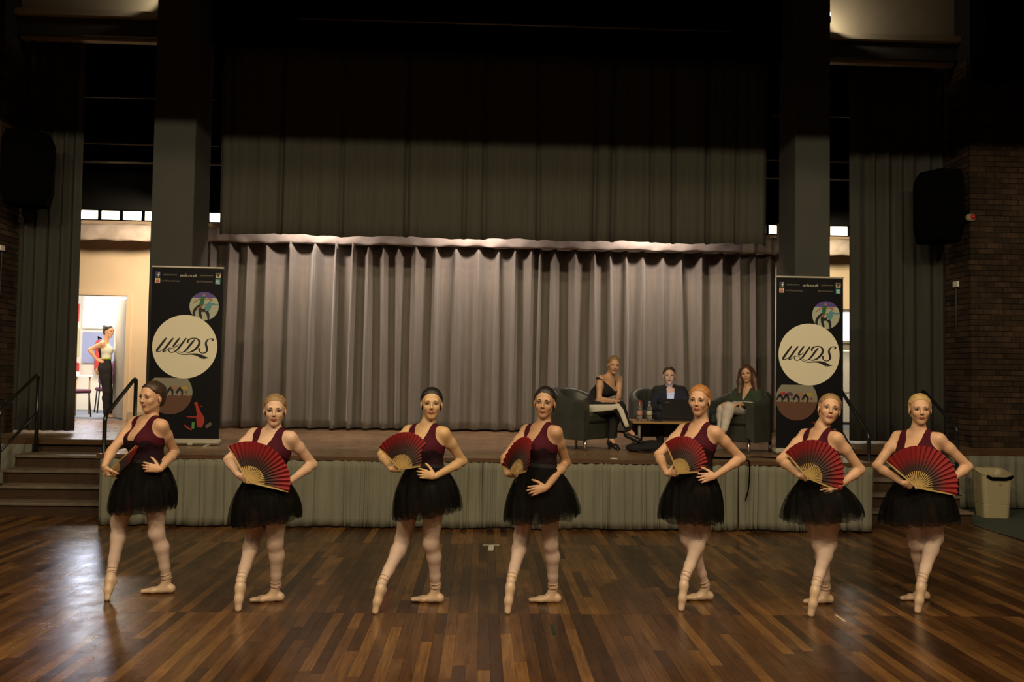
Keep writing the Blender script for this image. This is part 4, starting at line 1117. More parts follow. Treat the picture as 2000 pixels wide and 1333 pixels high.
def banner(base, yaw, label, W=.82, Hh=2.03):
    t = thing('roll_up_banner', label, 'banner', base, 'black roll up banners on the stage'); R = rotz(yaw)
    B = np.asarray(base, float); ex, ny = R @ V(1, 0, 0), R @ V(0, -1, 0)
    s = W / 485.0
    top = B + UP * (Hh + .06)
    lay = [0.0]
    def at(x, y, d):   # zoom-pixel layout: x from the panel's left edge, y from its top
        return top + ex * ((x - 242.5) * s) - UP * (y * s) + ny * d
    pnl = obj('panel', MB().box(B + UP * (.06 + Hh / 2), (W, .004, Hh), rot=R), M['bannerblack'], t)
    obj('top_bar', MB().box(B + UP * (Hh + .066), (W + .01, .02, .02), rot=R, bev=.004), M['alu'], t)
    cs = MB().box(B + UP * .045 + ny * -.02, (W + .03, .14, .065), rot=R, bev=.02); cb = obj('base_case', cs, M['alu'], t)
    for sx in (-.3, .3):
        obj('foot', MB().box(B + ex * sx + UP * .006 + ny * .0, (.04, .34, .012), rot=R), M['alu'], t)
    obj('pull_knob', MB().box(B + ex * .1 + UP * .02 + ny * .06, (.06, .03, .03), rot=R, bev=.008), M['alu'], t)
    obj('support_pole', MB().tube([B - ny * .02 + UP * .05, B - ny * .02 + UP * Hh], .008, 8), M['alu'], t)
    def poly(name, pts, mt, d, parent=pnl):
        m = MB(); n = len(pts); m.add([at(x, y, d) for x, y in pts], [tuple(range(n))[::-1]]); return obj(name, m, M[mt], parent)
    def circ(cx, cy, r, a0=0, a1=360, n=56):
        return [(cx + r * math.cos(math.radians(a0 + (a1 - a0) * k / n)), cy + r * math.sin(math.radians(a0 + (a1 - a0) * k / n))) for k in range(n + (0 if a1 - a0 == 360 else 1))]
    def stroke(m, pts, d, k=1.0):
        Q = smooth_path([V(x, y, w_) for x, y, w_ in pts], 5); L = []; Rr = []
        for i, q in enumerate(Q):
            tn = unit((Q[min(i + 1, len(Q) - 1)] - Q[max(0, i - 1)])[:2]); nn = V(-tn[1], tn[0]) * max(q[2], 2) * k / 2
            L.append(q[:2] + nn); Rr.append(q[:2] - nn)
        n = len(Q); m.add([at(*p, d) for p in L] + [at(*p, d) for p in Rr], [(i, i + 1, n + i + 1, n + i) for i in range(n - 1)])
    def limb(name, pts, mt, d, wd):
        m = MB(); stroke(m, [(x, y, w_) for (x, y), w_ in zip(pts, wd if hasattr(wd, '__len__') else [wd] * len(pts))], d); return obj(name, m, M[mt], pnl)
    D = .003
    # photo disc with two leaping figures (purple top, pale floor)
    cx, cy, r = 360, 267, 100
    a = math.degrees(math.asin(58 / 100))
    poly('printed_disc', circ(cx, cy, r), 'p_sky', D)
    poly('printed_disc', circ(cx, cy, r, 180 + a, 360 - a), 'p_purple', D + .0006)
    limb('printed_figure', [(352, 200), (346, 232), (338, 262)], 'p_green', D + .0012, [22, 30, 26]); poly('printed_figure', circ(357, 190, 10), 'p_skin', D + .0012)
    limb('printed_figure', [(338, 212), (310, 228), (286, 246)], 'p_skin', D + .001, 8); limb('printed_figure', [(362, 212), (380, 220), (396, 212)], 'p_skin', D + .001, 8)
    limb('printed_figure', [(332, 262), (300, 290), (290, 320), (296, 342)], 'p_black', D + .001, [22, 20, 18, 12]); limb('printed_figure', [(338, 262), (330, 300), (345, 345)], 'p_black', D + .001, [22, 18, 10])
    limb('printed_figure', [(402, 240), (390, 268), (376, 292)], 'p_teal', D + .0018, [26, 40, 40]); poly('printed_figure', circ(405, 222, 11), 'p_skin', D + .0018)
    limb('printed_figure', [(388, 252), (355, 262), (315, 285)], 'p_skin', D + .0014, 9); limb('printed_figure', [(412, 250), (440, 255), (458, 252)], 'p_teal', D + .0014, [14, 10, 7])
    limb('printed_figure', [(370, 296), (335, 300), (335, 330), (345, 358)], 'p_black', D + .0016, [24, 22, 18, 10]); limb('printed_figure', [(376, 300), (388, 325), (392, 362)], 'p_black', D + .0016, [24, 20, 12])
    # large cream disc with the lettering
    cx, cy, r = 237, 552, 221
    poly('printed_disc', circ(cx, cy, r, n=96), 'bannercream', D + .003)
    lm = MB(); kz = r / 938.0
    for j, st in enumerate(LOGO):
        stroke(lm, [(cx + (x - 957) * kz, cy + (y - 640) * kz, w_ * kz) for x, y, w_ in st], D + .0042 + .0002 * j)
    obj('lettering', lm, M['p_black'], pnl)
    # photo disc with the row of bending figures, cut by the top line
    cx, cy, r = 148, 873, 150
    a = math.degrees(math.asin(103 / 150)); fl = math.degrees(math.asin(18 / 150))
    cut = lambda pts: [(max(x, 2), y) for x, y in pts]
    poly('printed_disc', cut(circ(cx, cy, r, -a, 180 + a)), 'p_wall', D); poly('printed_disc', cut(circ(cx, cy, r, fl, 180 - fl)), 'p_wood', D + .0006)
    for q, (x0, c1) in enumerate(((30, 'p_red'), (75, 'p_mauve'), (150, 'p_skin'), (215, 'p_yellow'))):
        limb('printed_figure', [(x0 - 25, 880), (x0 - 10, 850), (x0 + 10, 838)], 'p_black', D + .001 + .0003 * q, [9, 18, 22]); limb('printed_figure', [(x0 + 5, 838), (x0 + 30, 836), (x0 + 42, 850)], c1, D + .0011 + .0003 * q, [22, 24, 18])
        limb('printed_figure', [(x0 + 42, 850), (x0 + 50, 875), (x0 + 58, 897)], 'p_skin', D + .0011 + .0003 * q, [9, 8, 7]); limb('printed_figure', [(x0 + 5, 845), (x0 + 14, 870), (x0 + 12, 893)], 'p_black', D + .0010 + .0003 * q, [18, 14, 9])
        poly('printed_figure', circ(x0 + 40, 868, 8), 'p_jeans', D + .0012 + .0003 * q)
    # red dancer on black
    limb('printed_figure', [(330, 960), (345, 1010), (358, 1060), (352, 1110)], 'p_red', D + .001, [18, 30, 56, 30]); poly('printed_figure', circ(325, 948, 13), 'p_red', D + .0012)
    limb('printed_figure', [(338, 1040), (300, 1040), (262, 1038)], 'p_red', D + .0008, [10, 8, 4]); limb('printed_figure', [(250, 1095), (275, 1115), (300, 1130)], 'p_red', D + .0008, [8, 12, 8])
    limb('printed_figure', [(310, 1075), (308, 1120)], 'p_lime', D + .0012, 18); limb('printed_figure', [(395, 1110), (420, 1090), (432, 1080)], 'p_jeans', D + .0008, [18, 24, 14])
    limb('printed_figure', [(352, 962), (372, 970)], 'p_red', D + .0008, 4)
    # icons
    def sq(cx, cy, w_, mt, d):
        return poly('printed_icon', [(cx - w_, cy - w_), (cx + w_, cy - w_), (cx + w_, cy + w_), (cx - w_, cy + w_)], mt, d)
    sq(38, 50, 17, 'p_fb', D); limb('printed_icon', [(52, 40), (46, 40), (44, 46), (44, 67)], 'p_white', D + .0006, [5, 6, 7, 7]); limb('printed_icon', [(36, 52), (53, 52)], 'p_white', D + .0007, 5)
    sq(38, 94, 17, 'p_white', D); limb('printed_icon', [(27, 99), (49, 99)], 'p_yt', D + .0006, 18); limb('printed_icon', [(30, 84), (46, 84)], 'p_yt', D + .0006, 7)
    sq(449, 50, 17, 'p_white', D); limb('printed_icon', [(434, 40), (464, 40)], 'p_ig', D + .0006, 11); poly('printed_icon', circ(449, 51, 10), 'p_ig', D + .0009); poly('printed_icon', circ(449, 51, 4), 'p_black', D + .0012)
    sq(448, 94, 17, 'p_tw', D); limb('printed_icon', [(443, 82), (443, 98), (450, 104), (459, 104)], 'p_white', D + .0006, 8); limb('printed_icon', [(443, 90), (459, 90)], 'p_white', D + .0008, 7)
    def words(txt, cx, cy, width, mt, d):
        cu = bpy.data.curves.new('printed_text', 'FONT'); cu.body = txt; cu.size = 1.0; cu.shear = .15; cu.resolution_u = 2
        tmp = bpy.data.objects.new('printed_text', cu); col.objects.link(tmp)
        dg = bpy.context.evaluated_depsgraph_get(); me = bpy.data.meshes.new_from_object(tmp.evaluated_get(dg))
        bpy.data.objects.remove(tmp)
        co = np.array([v.co[:] for v in me.vertices]); w_ = co[:, 0].max() - co[:, 0].min(); k = width / w_
        m = MB(); m.add([at(cx + (p[0] - co[:, 0].min() - w_ / 2) * k, cy - (p[1] - .3) * k, d) for p in co], [tuple(pp.vertices) for pp in me.polygons])
        bpy.data.meshes.remove(me); return obj('printed_text', m, M[mt], pnl)
    words('uyds.co.uk', 248, 54, 114, 'p_white', D); words('/uydancesoc', 120, 51, 96, 'p_dull', D); words('uydancesoc', 370, 51, 90, 'p_dull', D); words('UofYDanceSociety', 128, 95, 124, 'p_dull', D); words('@UofYDanceSoc', 358, 95, 112, 'p_dull', D)
    return t
pL = aty(357, 866, 9.85); pR = aty(1581, 886, 9.62)
banner((pL[0], 9.85, HS), math.radians(2.0), 'black banner with cream disc behind the leftmost dancer, red figure at its foot')
banner((pR[0], 9.62, HS), math.radians(0.0), 'black banner with cream disc behind the sixth dancer, right of the armchairs', W=.80)

# ================================================================== ARMCHAIRS, TABLE
def armchair(c, a, label):
    t = thing('tub_armchair', label, 'armchair', c, 'tub armchairs on the stage'); R = rotz(a)
    T = lambda x, y, z: np.asarray(c) + R @ V(x, y, z)       # front is -y
    w, d = .36, .34; N = 40; G = []
    for i in range(N + 1):
        u = i / N; s = u * 2 - 1
        # U shaped centre line from front-left round the back to front-right
        ang = math.pi * (1.0 - u)
        if abs(s) > .62:
            k = (abs(s) - .62) / .38; x, y = math.copysign(w - .055, s), .02 - k * .33; nx, ny = math.copysign(1, s), 0
        else:
            th = s / .62 * math.pi / 2; x, y = (w - .055) * math.sin(th), .02 + (d - .055) * math.cos(th); nn = unit(V(math.sin(th) / (w), math.cos(th) / d)); nx, ny = nn
        h = .60 + .14 * (1 - smooth01((abs(s) - .15) / .75))
        o_, i_ = .055, -.055
        ring = [(o_ * .92, .13), (o_, .16), (o_, h - .05), (o_ * .75, h - .012), (0, h), (i_ * .75, h - .012), (i_, h - .05), (i_, .40), (i_ * .9, .20)]
        G.append([T(x + nx * q, y + ny * q, z) for q, z in ring])
    m = MB().grid(G)
    n = len(G[0]); m.add(G[0], [tuple(range(n))]); m.add(G[-1], [tuple(range(n - 1, -1, -1))])
    obj('shell', m, M['leather'], t)
    obj('seat_cushion', MB().box(T(0, -.01, .385), (.51, .58, .13), rot=R, bev=.035), M['leather'], t)
    obj('front_panel', MB().box(T(0, -.005, .225), (.52, .56, .185), rot=R, bev=.012), M['leather'], t)
    for sx in (-1, 1):
        for y in (-.26, .24):
            obj('leg', MB().tube([T(sx * .26, y, 0), T(sx * .26, y, .14)], .02, 10), M['chrome'], t)
def smooth01(x):
    x = max(0.0, min(1.0, x)); return x * x * (3 - 2 * x)
chA = V(1.20, 10.10, HS); chB = V(2.26, 10.62, HS); chC = V(3.16, 10.02, HS)
armchair(chA, math.radians(48), 'dark leather tub armchair under the person in striped trousers')
armchair(chB, math.radians(0), 'dark leather tub armchair behind the laptop')
armchair(chC, math.radians(-48), 'dark leather tub armchair under the person in white jeans')
TZ = HS + .36
tp = aty(1256, 824, 9.78); TX0 = 1.80
t = thing('coffee_table', 'low oak topped coffee table between the armchairs', 'table', (2.22, 9.98, HS))
obj('table_top', MB().box((2.22, 9.98, TZ - .014), (.88, .54, .028), bev=.006), M['tabletop'], t)
for sx in (-.35, .35):
    for sy in (-.20, .20):
        obj('leg', MB().tube([(2.22 + sx, 9.98 + sy, HS), (2.22 + sx, 9.98 + sy, TZ - .03)], .018, 10), M['tableleg'], t)
M['pet'] = mat('clear bottle plastic', (.85, .87, .85), .08, trans=.9, spec=.5)
M['water'] = mat('water', (.8, .85, .85), .02, trans=1.0)
M['bluecap'] = mat('blue cap', (.12, .2, .35), .4)
M['labelred'] = mat('pink bottle label', (.55, .25, .20), .5); M['labelpale'] = mat('pale bottle label', (.55, .5, .30), .5)
def bottle(c, cap, lab, label):
    t = thing('water_bottle', label, 'bottle', c, 'water bottles on the table'); c = np.asarray(c)
    obj('bottle_body', MB().lathe([(.028, 0), (.034, .006), (.034, .05), (.031, .055), (.034, .06), (.034, .13), (.030, .15), (.016, .19), (.013, .20), (.013, .212)], c, 20), M['pet'], t)
    obj('label_band', MB().lathe([(.0345, .070), (.0352, .071), (.0352, .118), (.0345, .119)], c, 20), lab, t)
    obj('cap', MB().lathe([(.016, .206), (.0165, .208), (.0165, .234), (.014, .237)], c, 16), cap, t)
bottle((1.880, 9.83, TZ), M['red'], M['labelred'], 'clear water bottle with a red cap on the coffee table')
bottle((2.005, 9.86, TZ), M['bluecap'], M['labelpale'], 'clear water bottle with a blue cap beside the laptop')
# laptop, lid back towards the hall
M['laptop'] = mat('dark laptop plastic', (.016, .016, .02), .45); M['screen'] = mat('lit laptop screen', (.1, .1, .15), .3, emit=(.55, .65, 1.0), estr=3.0)
t = thing('laptop', 'open dark laptop with its lid towards the hall', 'laptop', (2.35, 9.95, TZ))
obj('keyboard_base', MB().box((2.35, 10.04, TZ + .011), (.38, .26, .022), bev=.005), M['laptop'], t)
lr = _rx(math.radians(12)); lid = obj('lid', MB().box(V(2.35, 9.885, TZ + .145), (.40, .014, .25), rot=lr, bev=.005), M['laptop'], t)
obj('screen', MB().box(V(2.35, 9.8935, TZ + .148), (.36, .003, .21), rot=lr), M['screen'], lid)
obj('logo_strip', MB().box(V(2.35 - .13, 9.8555, TZ + .225), (.055, .002, .008), rot=lr), M['pipe'], lid)
# phone, bag
o = obj('phone', MB().box((2.075, 9.80, TZ + .005), (.07, .13, .009), rot=rotz(1.0), bev=.003), M['laptop']); tag(o, 'dark phone lying beside the bottles', 'phone')
t = thing('black_bag', 'black bag lying on the stage under the coffee table', 'bag', (1.92, 9.72, HS))
bp_ = Field([(Ell(V(1.92, 9.74, HS + .055), (.21, .13, .055)), 0), (Ell(V(2.03, 9.78, HS + .075), (.14, .12, .065)), .04), (Ell(V(1.80, 9.70, HS + .045), (.10, .09, .045)), .03)], .012, .04)
bp_.cutf(lambda X, Y, Z: (HS + .002) - Z + 0 * X + 0 * Y)
obj('bag_body', (*bp_.mesh(), None), M['blackcloth'], t)
obj('strap', MB().tube(smooth_path([V(1.78, 9.66, HS + .05), V(1.84, 9.58, HS + .02), V(1.97, 9.58, HS + .015), V(2.08, 9.66, HS + .06)]), .009, 6), M['blackcloth'], t)

# ================================================================== DANCERS
def yaw_lat(a):
    """lateral axis (person's right to left as seen, +X) for a figure facing the hall; a>0 turns the chest to the picture's left"""
    return V(math.cos(a), -math.sin(a), 0)
def toward(p, hf):
    """a facing given relative to the line of sight: x to the picture's right, -y towards the viewer, z up"""
    b = unit(V(-p[0], -p[1], 0)); r = V(-b[1], b[0], 0)
    return r * hf[0] + b * -hf[1] + UP * hf[2]
def dancer(D):
    g = D.get('g', 1.0); skin = M[D['skin']]
    toe = atz(*D['toe'], 0.0); toe[2] = .004
    bt, bh = atz(*D['btoe'], 0.0), atz(*D['bheel'], 0.0)
    if 'by' in D:
        bt = aty(*D['btoe'], D['by']); bh = aty(*D['bheel'], D['by'] + .03)
    bt[2] = bh[2] = 0
    L_ = np.linalg.norm(bt - bh)
    if L_ < .235: bt = bh + unit(bt - bh) * .235 if L_ > .12 else bh + unit((bt - bh) * V(1, 1, 0) + V(0, -.12, 0)) * .22
    Yh = D.get('Y', .45 * toe[1] + .55 * bh[1])
    t = thing('person', D['label'], 'person', (float(aty(*D['hip'], Yh)[0]), Yh, 0), 'dancers with red fans')
    Hc = aty(*D['hip'], Yh); az = math.atan2(Hc[0], Hc[1])
    hy = math.radians(D['hyaw']) + az; lh = yaw_lat(hy)
    hw = .085 * g
    J = dict(hipa=Hc - lh * hw, hipb=Hc + lh * hw)
    Ys = Yh + D.get('lean', 0.03)
    best = None
    for dS in np.linspace(-.03, .19, 45):
        p_, q_ = aty(*D['sha'], Ys + dS), aty(*D['shb'], Ys - dS)
        er = abs(np.linalg.norm(p_ - q_) - .305 * g)
        if best is None or er < best[0] - 1e-4: best = (er, p_, q_)
    J['sha'], J['shb'] = best[1], best[2]
    J['neck'] = aty(*D['neck'], Ys - .005) + UP * .012
    J['waist'] = aty(*D['waist'], Yh - .01)
    hc = aty(*D['head'], Ys - .03 - D.get('hfwd', 0)); hs = D.get('hs', 1.0)
    ax = tuple(np.asarray(q) for q in head_axes(toward(hc, D['hf']), D.get('hu', (0, 0, 1))))
    # legs
    A1 = reach(toe, D['ank'], .178, True); K1 = reach(A1, D['knee'], .375, False) if D.get('kn') else reach(A1, D['knee'], .375, True)
    A2 = V(0, 0, 0) + aty(*D['bank'], bh[1] - .01); 
    A2 = bh + unit(bt - bh) * .055; A2 = V(A2[0], A2[1], .095) 
    K2 = aty(*D['bknee'], lerp(A2, Hc, .5)[1] - .03)
    Hf, Hb = (J['hipa'], J['hipb']) if not D.get('cross') else (J['hipb'], J['hipa'])
    fwd1 = unit(toe - Hc); fwd1 = unit(V(fwd1[0], fwd1[1], 0) + V(0, -.3, 0)); bk1 = -fwd1; fw2 = unit(V(*(bt - bh)[:2], 0)); bk2 = unit(-fw2 + V(.0, .6, 0))
    legs = leg_prims(Hf, K1, A1, bk1, g * .93) + leg_prims(Hb, K2, A2, bk2, g * .90)
    tor, Fm = torso_prims(J, g)
    # arms
    ua, fa = .272 * D.get('arm', 1), .232 * D.get('arm', 1)
    W1 = aty(*D['wra'], Yh - D.get('w1', .215)); W2 = aty(*D['wrb'], Yh - D.get('w2', .15))
    E1 = reach(J['sha'], D['ela'], .28, False); E2 = reach(J['shb'], D['elb'], .28, True)
    arms = arm_prims(J['sha'], E1, W1, g * .96) + arm_prims(J['shb'], E2, W2, g * .96)
    # hands
    pv = aty(*D['fan'][0], W1[1] + D.get('pvd', .012))
    hd1 = unit(pv - W1); n1 = unit(V(.25, .85, .25))
    h1 = hand_prims(W1, hd1, n1, V(0, -.3, 1), (62, 75, 45), .86, 35)
    tip = aty(*D['tip'], W2[1] + D.get('tipd', -.035)); hd2 = unit(tip - W2)
    h2 = hand_prims(W2, hd2, V(*D.get('n2', (0.1, 1, -.2))), V(0, -.4, -1) if D.get('thumbdown') else V(.3, 0, 1), D.get('curl2', (12, 18, 10)), .88, 10, spread=.10)
    hp, cuts, post, P = head_prims(hc, ax, hs)
    nb = hc + hs * (ax[1] * -.022 + ax[2] * -.055)
    neck = [(Cone(nb, .045 * g, J['neck'], .047 * g), .025)]
    main = tor + arms + neck + [(p, k) for p, k in legs]
    bm = body_mesh(main, [h1, h2], (hp, cuts, post, P, neck, *ax, hc, hs))
    body = obj('body', bm, [skin, M['lip']], t)
    eye_parts(t, P, ax, hs, M['iris'], M[D.get('brow', 'hair_brown')])
    hair_cap(t, hc, ax, hs, M[D['hair']], bun=D.get('bun', (0, -.095, .05)), bun_r=D.get('bun_r', .036), line=D.get('line', .0))
    # tights
    tp = [q for q in legs] + [(Cone(J['hipa'], .098 * g, J['hipb'], .098 * g), .04)]
    shell('tights', tp, .0035, .0080, M['tights'], t)
    # shoes
    f1, lt1 = pointe_foot(A1, toe, fwd1)
    s1 = obj('pointe_shoe', (*Field(f1, .0045, .015).mesh(), None), M['satin'], t)
    s1['label'] = 'satin pointe shoe resting on its tip'
    ribbons(s1, A1, unit(K1 - A1), M['ribbon'])
    f2 = flat_foot(A2, bh, bt)
    s2 = obj('pointe_shoe', (*Field(f2, .0045, .015).mesh(), None), M['satin'], t)
    ribbons(s2, A2, unit(K2 - A2), M['ribbon'])
    # leotard
    up, ls, fs, S0, C = Fm['up'], Fm['ls'], Fm['fs'], Fm['S0'], Fm['C']
    deep = D.get('deep', .105) - .012; nw = D.get('nw', .034)
    def neckline(X, Y, Z):
        x, y, z = X - S0[0], Y - S0[1], Z - S0[2]
        u = x * ls[0] + y * ls[1] + z * ls[2]; h = x * up[0] + y * up[1] + z * up[2]
        hgt = h + deep
        wd = nw + .022 * np.clip(hgt / deep, 0, 1.5)
        inside = np.minimum(hgt, wd - np.abs(u))            # >0 inside the neck opening
        return np.maximum(inside, h - .075) * .8
    cuts_ = [(Ell(sh + up * .0 + ls * s * .012, (.066, .072, .085), (ls, fs, up)), .006) for s, sh in ((-1, J['sha']), (1, J['shb']))]
    lowb = D.get('black_from', -.072)
    lo = shell('leotard', tor, .0042, .0050, [M['maroon'], M['maroon_dark']], t, cuts_, neckline,
               mi=lambda c: (((c - S0) @ up + .05 * np.abs((c - S0) @ ls) / .1) < lowb + .02 * np.sin(((c - S0) @ ls) * 60)).astype(int))
    # skirt
    Wc = J['waist']; hl, hr, hz = D['hem']
    HL = aty(hl[0], hl[1], Yh - .02); HR = aty(hr[0], hr[1], Yh - .02); HB = aty((hl[0] + hr[0]) / 2, hz, Yh - .2)
    Wk = Wc - UP * .012
    skirt(t, Wk, up, unit(Fm['lh'] + Fm['ls']), unit(Fm['fh'] + Fm['fs']), .128 * g, .098 * g, HL, HR, (HL[2] + HR[2]) / 2, D['seed'])
    # fan
    px, e1, e2, R, a0, a1 = D['fan'][0], D['fan'][1], D['fan'][2], D['fan'][3], D['fan'][4], D['fan'][5]
    fan(D['fanlabel'], pv + V(0, -.012, 0), V(*e1), V(*e2), R, a0, a1)
    d = lambda a, b: round(float(np.linalg.norm(a - b)), 3)
    print('DANCER', D['seed'], 'thighs', d(Hf, K1), d(Hb, K2), 'shins', d(K1, A1), d(K2, A2), 'arms', d(J['sha'], E1), d(E1, W1), d(J['shb'], E2), d(E2, W2), 'sh', d(J['sha'], J['shb']), 'hipz', round(Hc[2], 2), 'torso', d(S0, Hc), 'headz', round(hc[2], 2))
FY = lambda a, r=0: ((math.cos(math.radians(a)), math.sin(math.radians(a)), 0), (0, -.1, 1))
DANCERS = [
 dict(seed=1, label='dancer with dark brown hair turned to the side before the left banner', skin='skin_fair', hair='hair_brown', head=(297, 776), hf=(-.72, -.70, -.05), hu=(.05, 0, 1), neck=(296, 812), sha=(263, 826), shb=(316, 832), syaw=42, hyaw=30,
      ela=(219, 880), wra=(204, 911), elb=(342, 884), wrb=(313, 917), tip=(272, 911), waist=(287, 900), hip=(281, 946), hem=((216, 999), (341, 992), 1000), knee=(233, 1020), ank=(217, 1123), toe=(209, 1174), bknee=(306, 1042), bank=(331, 1137), bheel=(341, 1158), btoe=(285, 1160), 
      w2=.17, fan=((207, 924), (.62, .33, .71), (.15, .93, -.34), .27, 0, 82), fanlabel='red fan seen almost edge on in the hand of the leftmost dancer', bun=(0, -.10, .02), deep=.13),
 dict(seed=2, label='dancer with dark blonde hair second from the left', skin='skin_pale', hair='hair_blonde', head=(537, 802), hf=(-.06, -1, -.05), hu=(.03, 0, 1), neck=(535, 838), sha=(496, 849), shb=(568, 856), syaw=24, hyaw=24,
      ela=(446, 899), wra=(466, 928), elb=(611, 908), wrb=(567, 940), tip=(540, 944), waist=(520, 930), hip=(518, 974), hem=((452, 1026), (587, 1010), 1030), knee=(496, 1042), ank=(470, 1136), toe=(465, 1195), bknee=(537, 1060), bank=(545, 1150), bheel=(554, 1174), btoe=(497, 1177),
      fan=((486, 941), (1, 0.1, 0), (0, -.1, 1), .276, -14, 118), fanlabel='open red fan held by the blonde dancer second from the left', g=1.03, deep=.12),
 dict(seed=3, label='smiling dancer with black hair third from the left', skin='skin_gold', hair='hair_dark', brow='hair_dark', head=(843, 789), hf=(.0, -1, -.02), hu=(0, 0, 1), neck=(836, 828), sha=(799, 843), shb=(867, 847), syaw=28, hyaw=28,
      ela=(746, 889), wra=(764, 916), elb=(904, 902), wrb=(850, 931), tip=(808, 922), waist=(833, 908), hip=(827, 950), hem=((769, 1012), (898, 994), 1017), knee=(788, 1052), ank=(746, 1140), toe=(732, 1200), bknee=(842, 1062), bank=(856, 1151), bheel=(866, 1177), btoe=(814, 1176),
      fan=((780, 916), (.74, .67, 0), (.12, -.1, 1), .256, 3, 140), w2=.175, fanlabel='red fan held by the black haired smiling dancer', deep=.12),
 dict(seed=4, label='dancer with dark hair at the centre, fan folded against her side', skin='skin_tan', hair='hair_dark', brow='hair_dark', head=(1064, 787), hf=(-.16, -1, -.03), hu=(.06, 0, 1), neck=(1063, 825), sha=(1029, 842), shb=(1086, 845), syaw=38, hyaw=30,
      ela=(986, 896), wra=(991, 926), elb=(1106, 904), wrb=(1067, 953), tip=(1030, 961), waist=(1055, 908), hip=(1051, 950), hem=((986, 1018), (1130, 1005), 1020), knee=(1019, 1048), ank=(998, 1136), toe=(991, 1200), bknee=(1075, 1062), bank=(1084, 1152), bheel=(1095, 1177), btoe=(1036, 1177),
      fan=((1005, 926), (.50, .866, 0), (.16, -.1, 1), .262, 2, 160), w2=.25, fanlabel='red fan turned sideways at the hip of the centre dancer', deep=.13, curl2=(4, 6, 4)),
 dict(seed=5, label='dancer with strawberry blonde hair before the coffee table', skin='skin_fair', hair='hair_red', head=(1366, 783), hf=(-.24, -1, -.03), hu=(.03, 0, 1), neck=(1371, 824), sha=(1335, 840), shb=(1398, 845), syaw=32, hyaw=26,
      ela=(1286, 889), wra=(1303, 925), elb=(1448, 896), wrb=(1397, 930), tip=(1353, 937), waist=(1358, 912), hip=(1351, 955), hem=((1289, 1014), (1411, 1018), 1022), knee=(1371, 1042), ank=(1337, 1132), toe=(1330, 1194), bknee=(1344, 1052), bank=(1383, 1142), bheel=(1392, 1172), btoe=(1345, 1173), cross=True,
      fan=((1322, 924), (.88, .47, 0), (.05, -.1, 1), .262, 0, 122), w2=.185, fanlabel='dark red fan held by the strawberry blonde dancer', deep=.14, curl2=(2, 4, 2)),
 dict(seed=6, label='dancer with tilted head and light brown hair before the right banner', skin='skin_fair', hair='hair_blonde', head=(1620, 800), hf=(.14, -1, .10), hu=(.18, 0, 1), neck=(1606, 834), sha=(1573, 850), shb=(1635, 857), syaw=34, hyaw=26,
      ela=(1525, 899), wra=(1561, 929), elb=(1681, 918), wrb=(1636, 951), tip=(1606, 960), waist=(1600, 930), hip=(1599, 972), hem=((1531, 1017), (1681, 1004), 1034), knee=(1618, 1062), ank=(1594, 1143), toe=(1583, 1205), bknee=(1602, 1064), bank=(1619, 1150), bheel=(1626, 1178), btoe=(1577, 1180), cross=True,
      fan=((1576, 934), (.97, .2, 0), (.1, -.12, 1), .272, -20, 136), fanlabel='open red fan held by the dancer before the right banner', deep=.125),
 dict(seed=7, label='dancer with light blonde hair at the far right', skin='skin_fair', hair='hair_light', head=(1797, 800), hf=(.14, -1, -.03), hu=(-.02, 0, 1), neck=(1794, 836), sha=(1754, 854), shb=(1834, 858), syaw=2, hyaw=12,
      ela=(1712, 911), wra=(1764, 944), elb=(1891, 912), wrb=(1855, 940), tip=(1826, 950), waist=(1796, 928), hip=(1796, 972), hem=((1724, 1022), (1866, 1010), 1024), knee=(1826, 1050), ank=(1800, 1136), toe=(1792, 1198), bknee=(1790, 1062), bank=(1803, 1150), bheel=(1814, 1171), btoe=(1758, 1174), cross=True,
      fan=((1787, 952), (1, .05, 0), (0, -.1, 1), .30, -10, 141), fanlabel='wide open red fan held by the dancer at the far right', deep=.105, nw=.036),
]
for D in DANCERS:
    dancer(D)

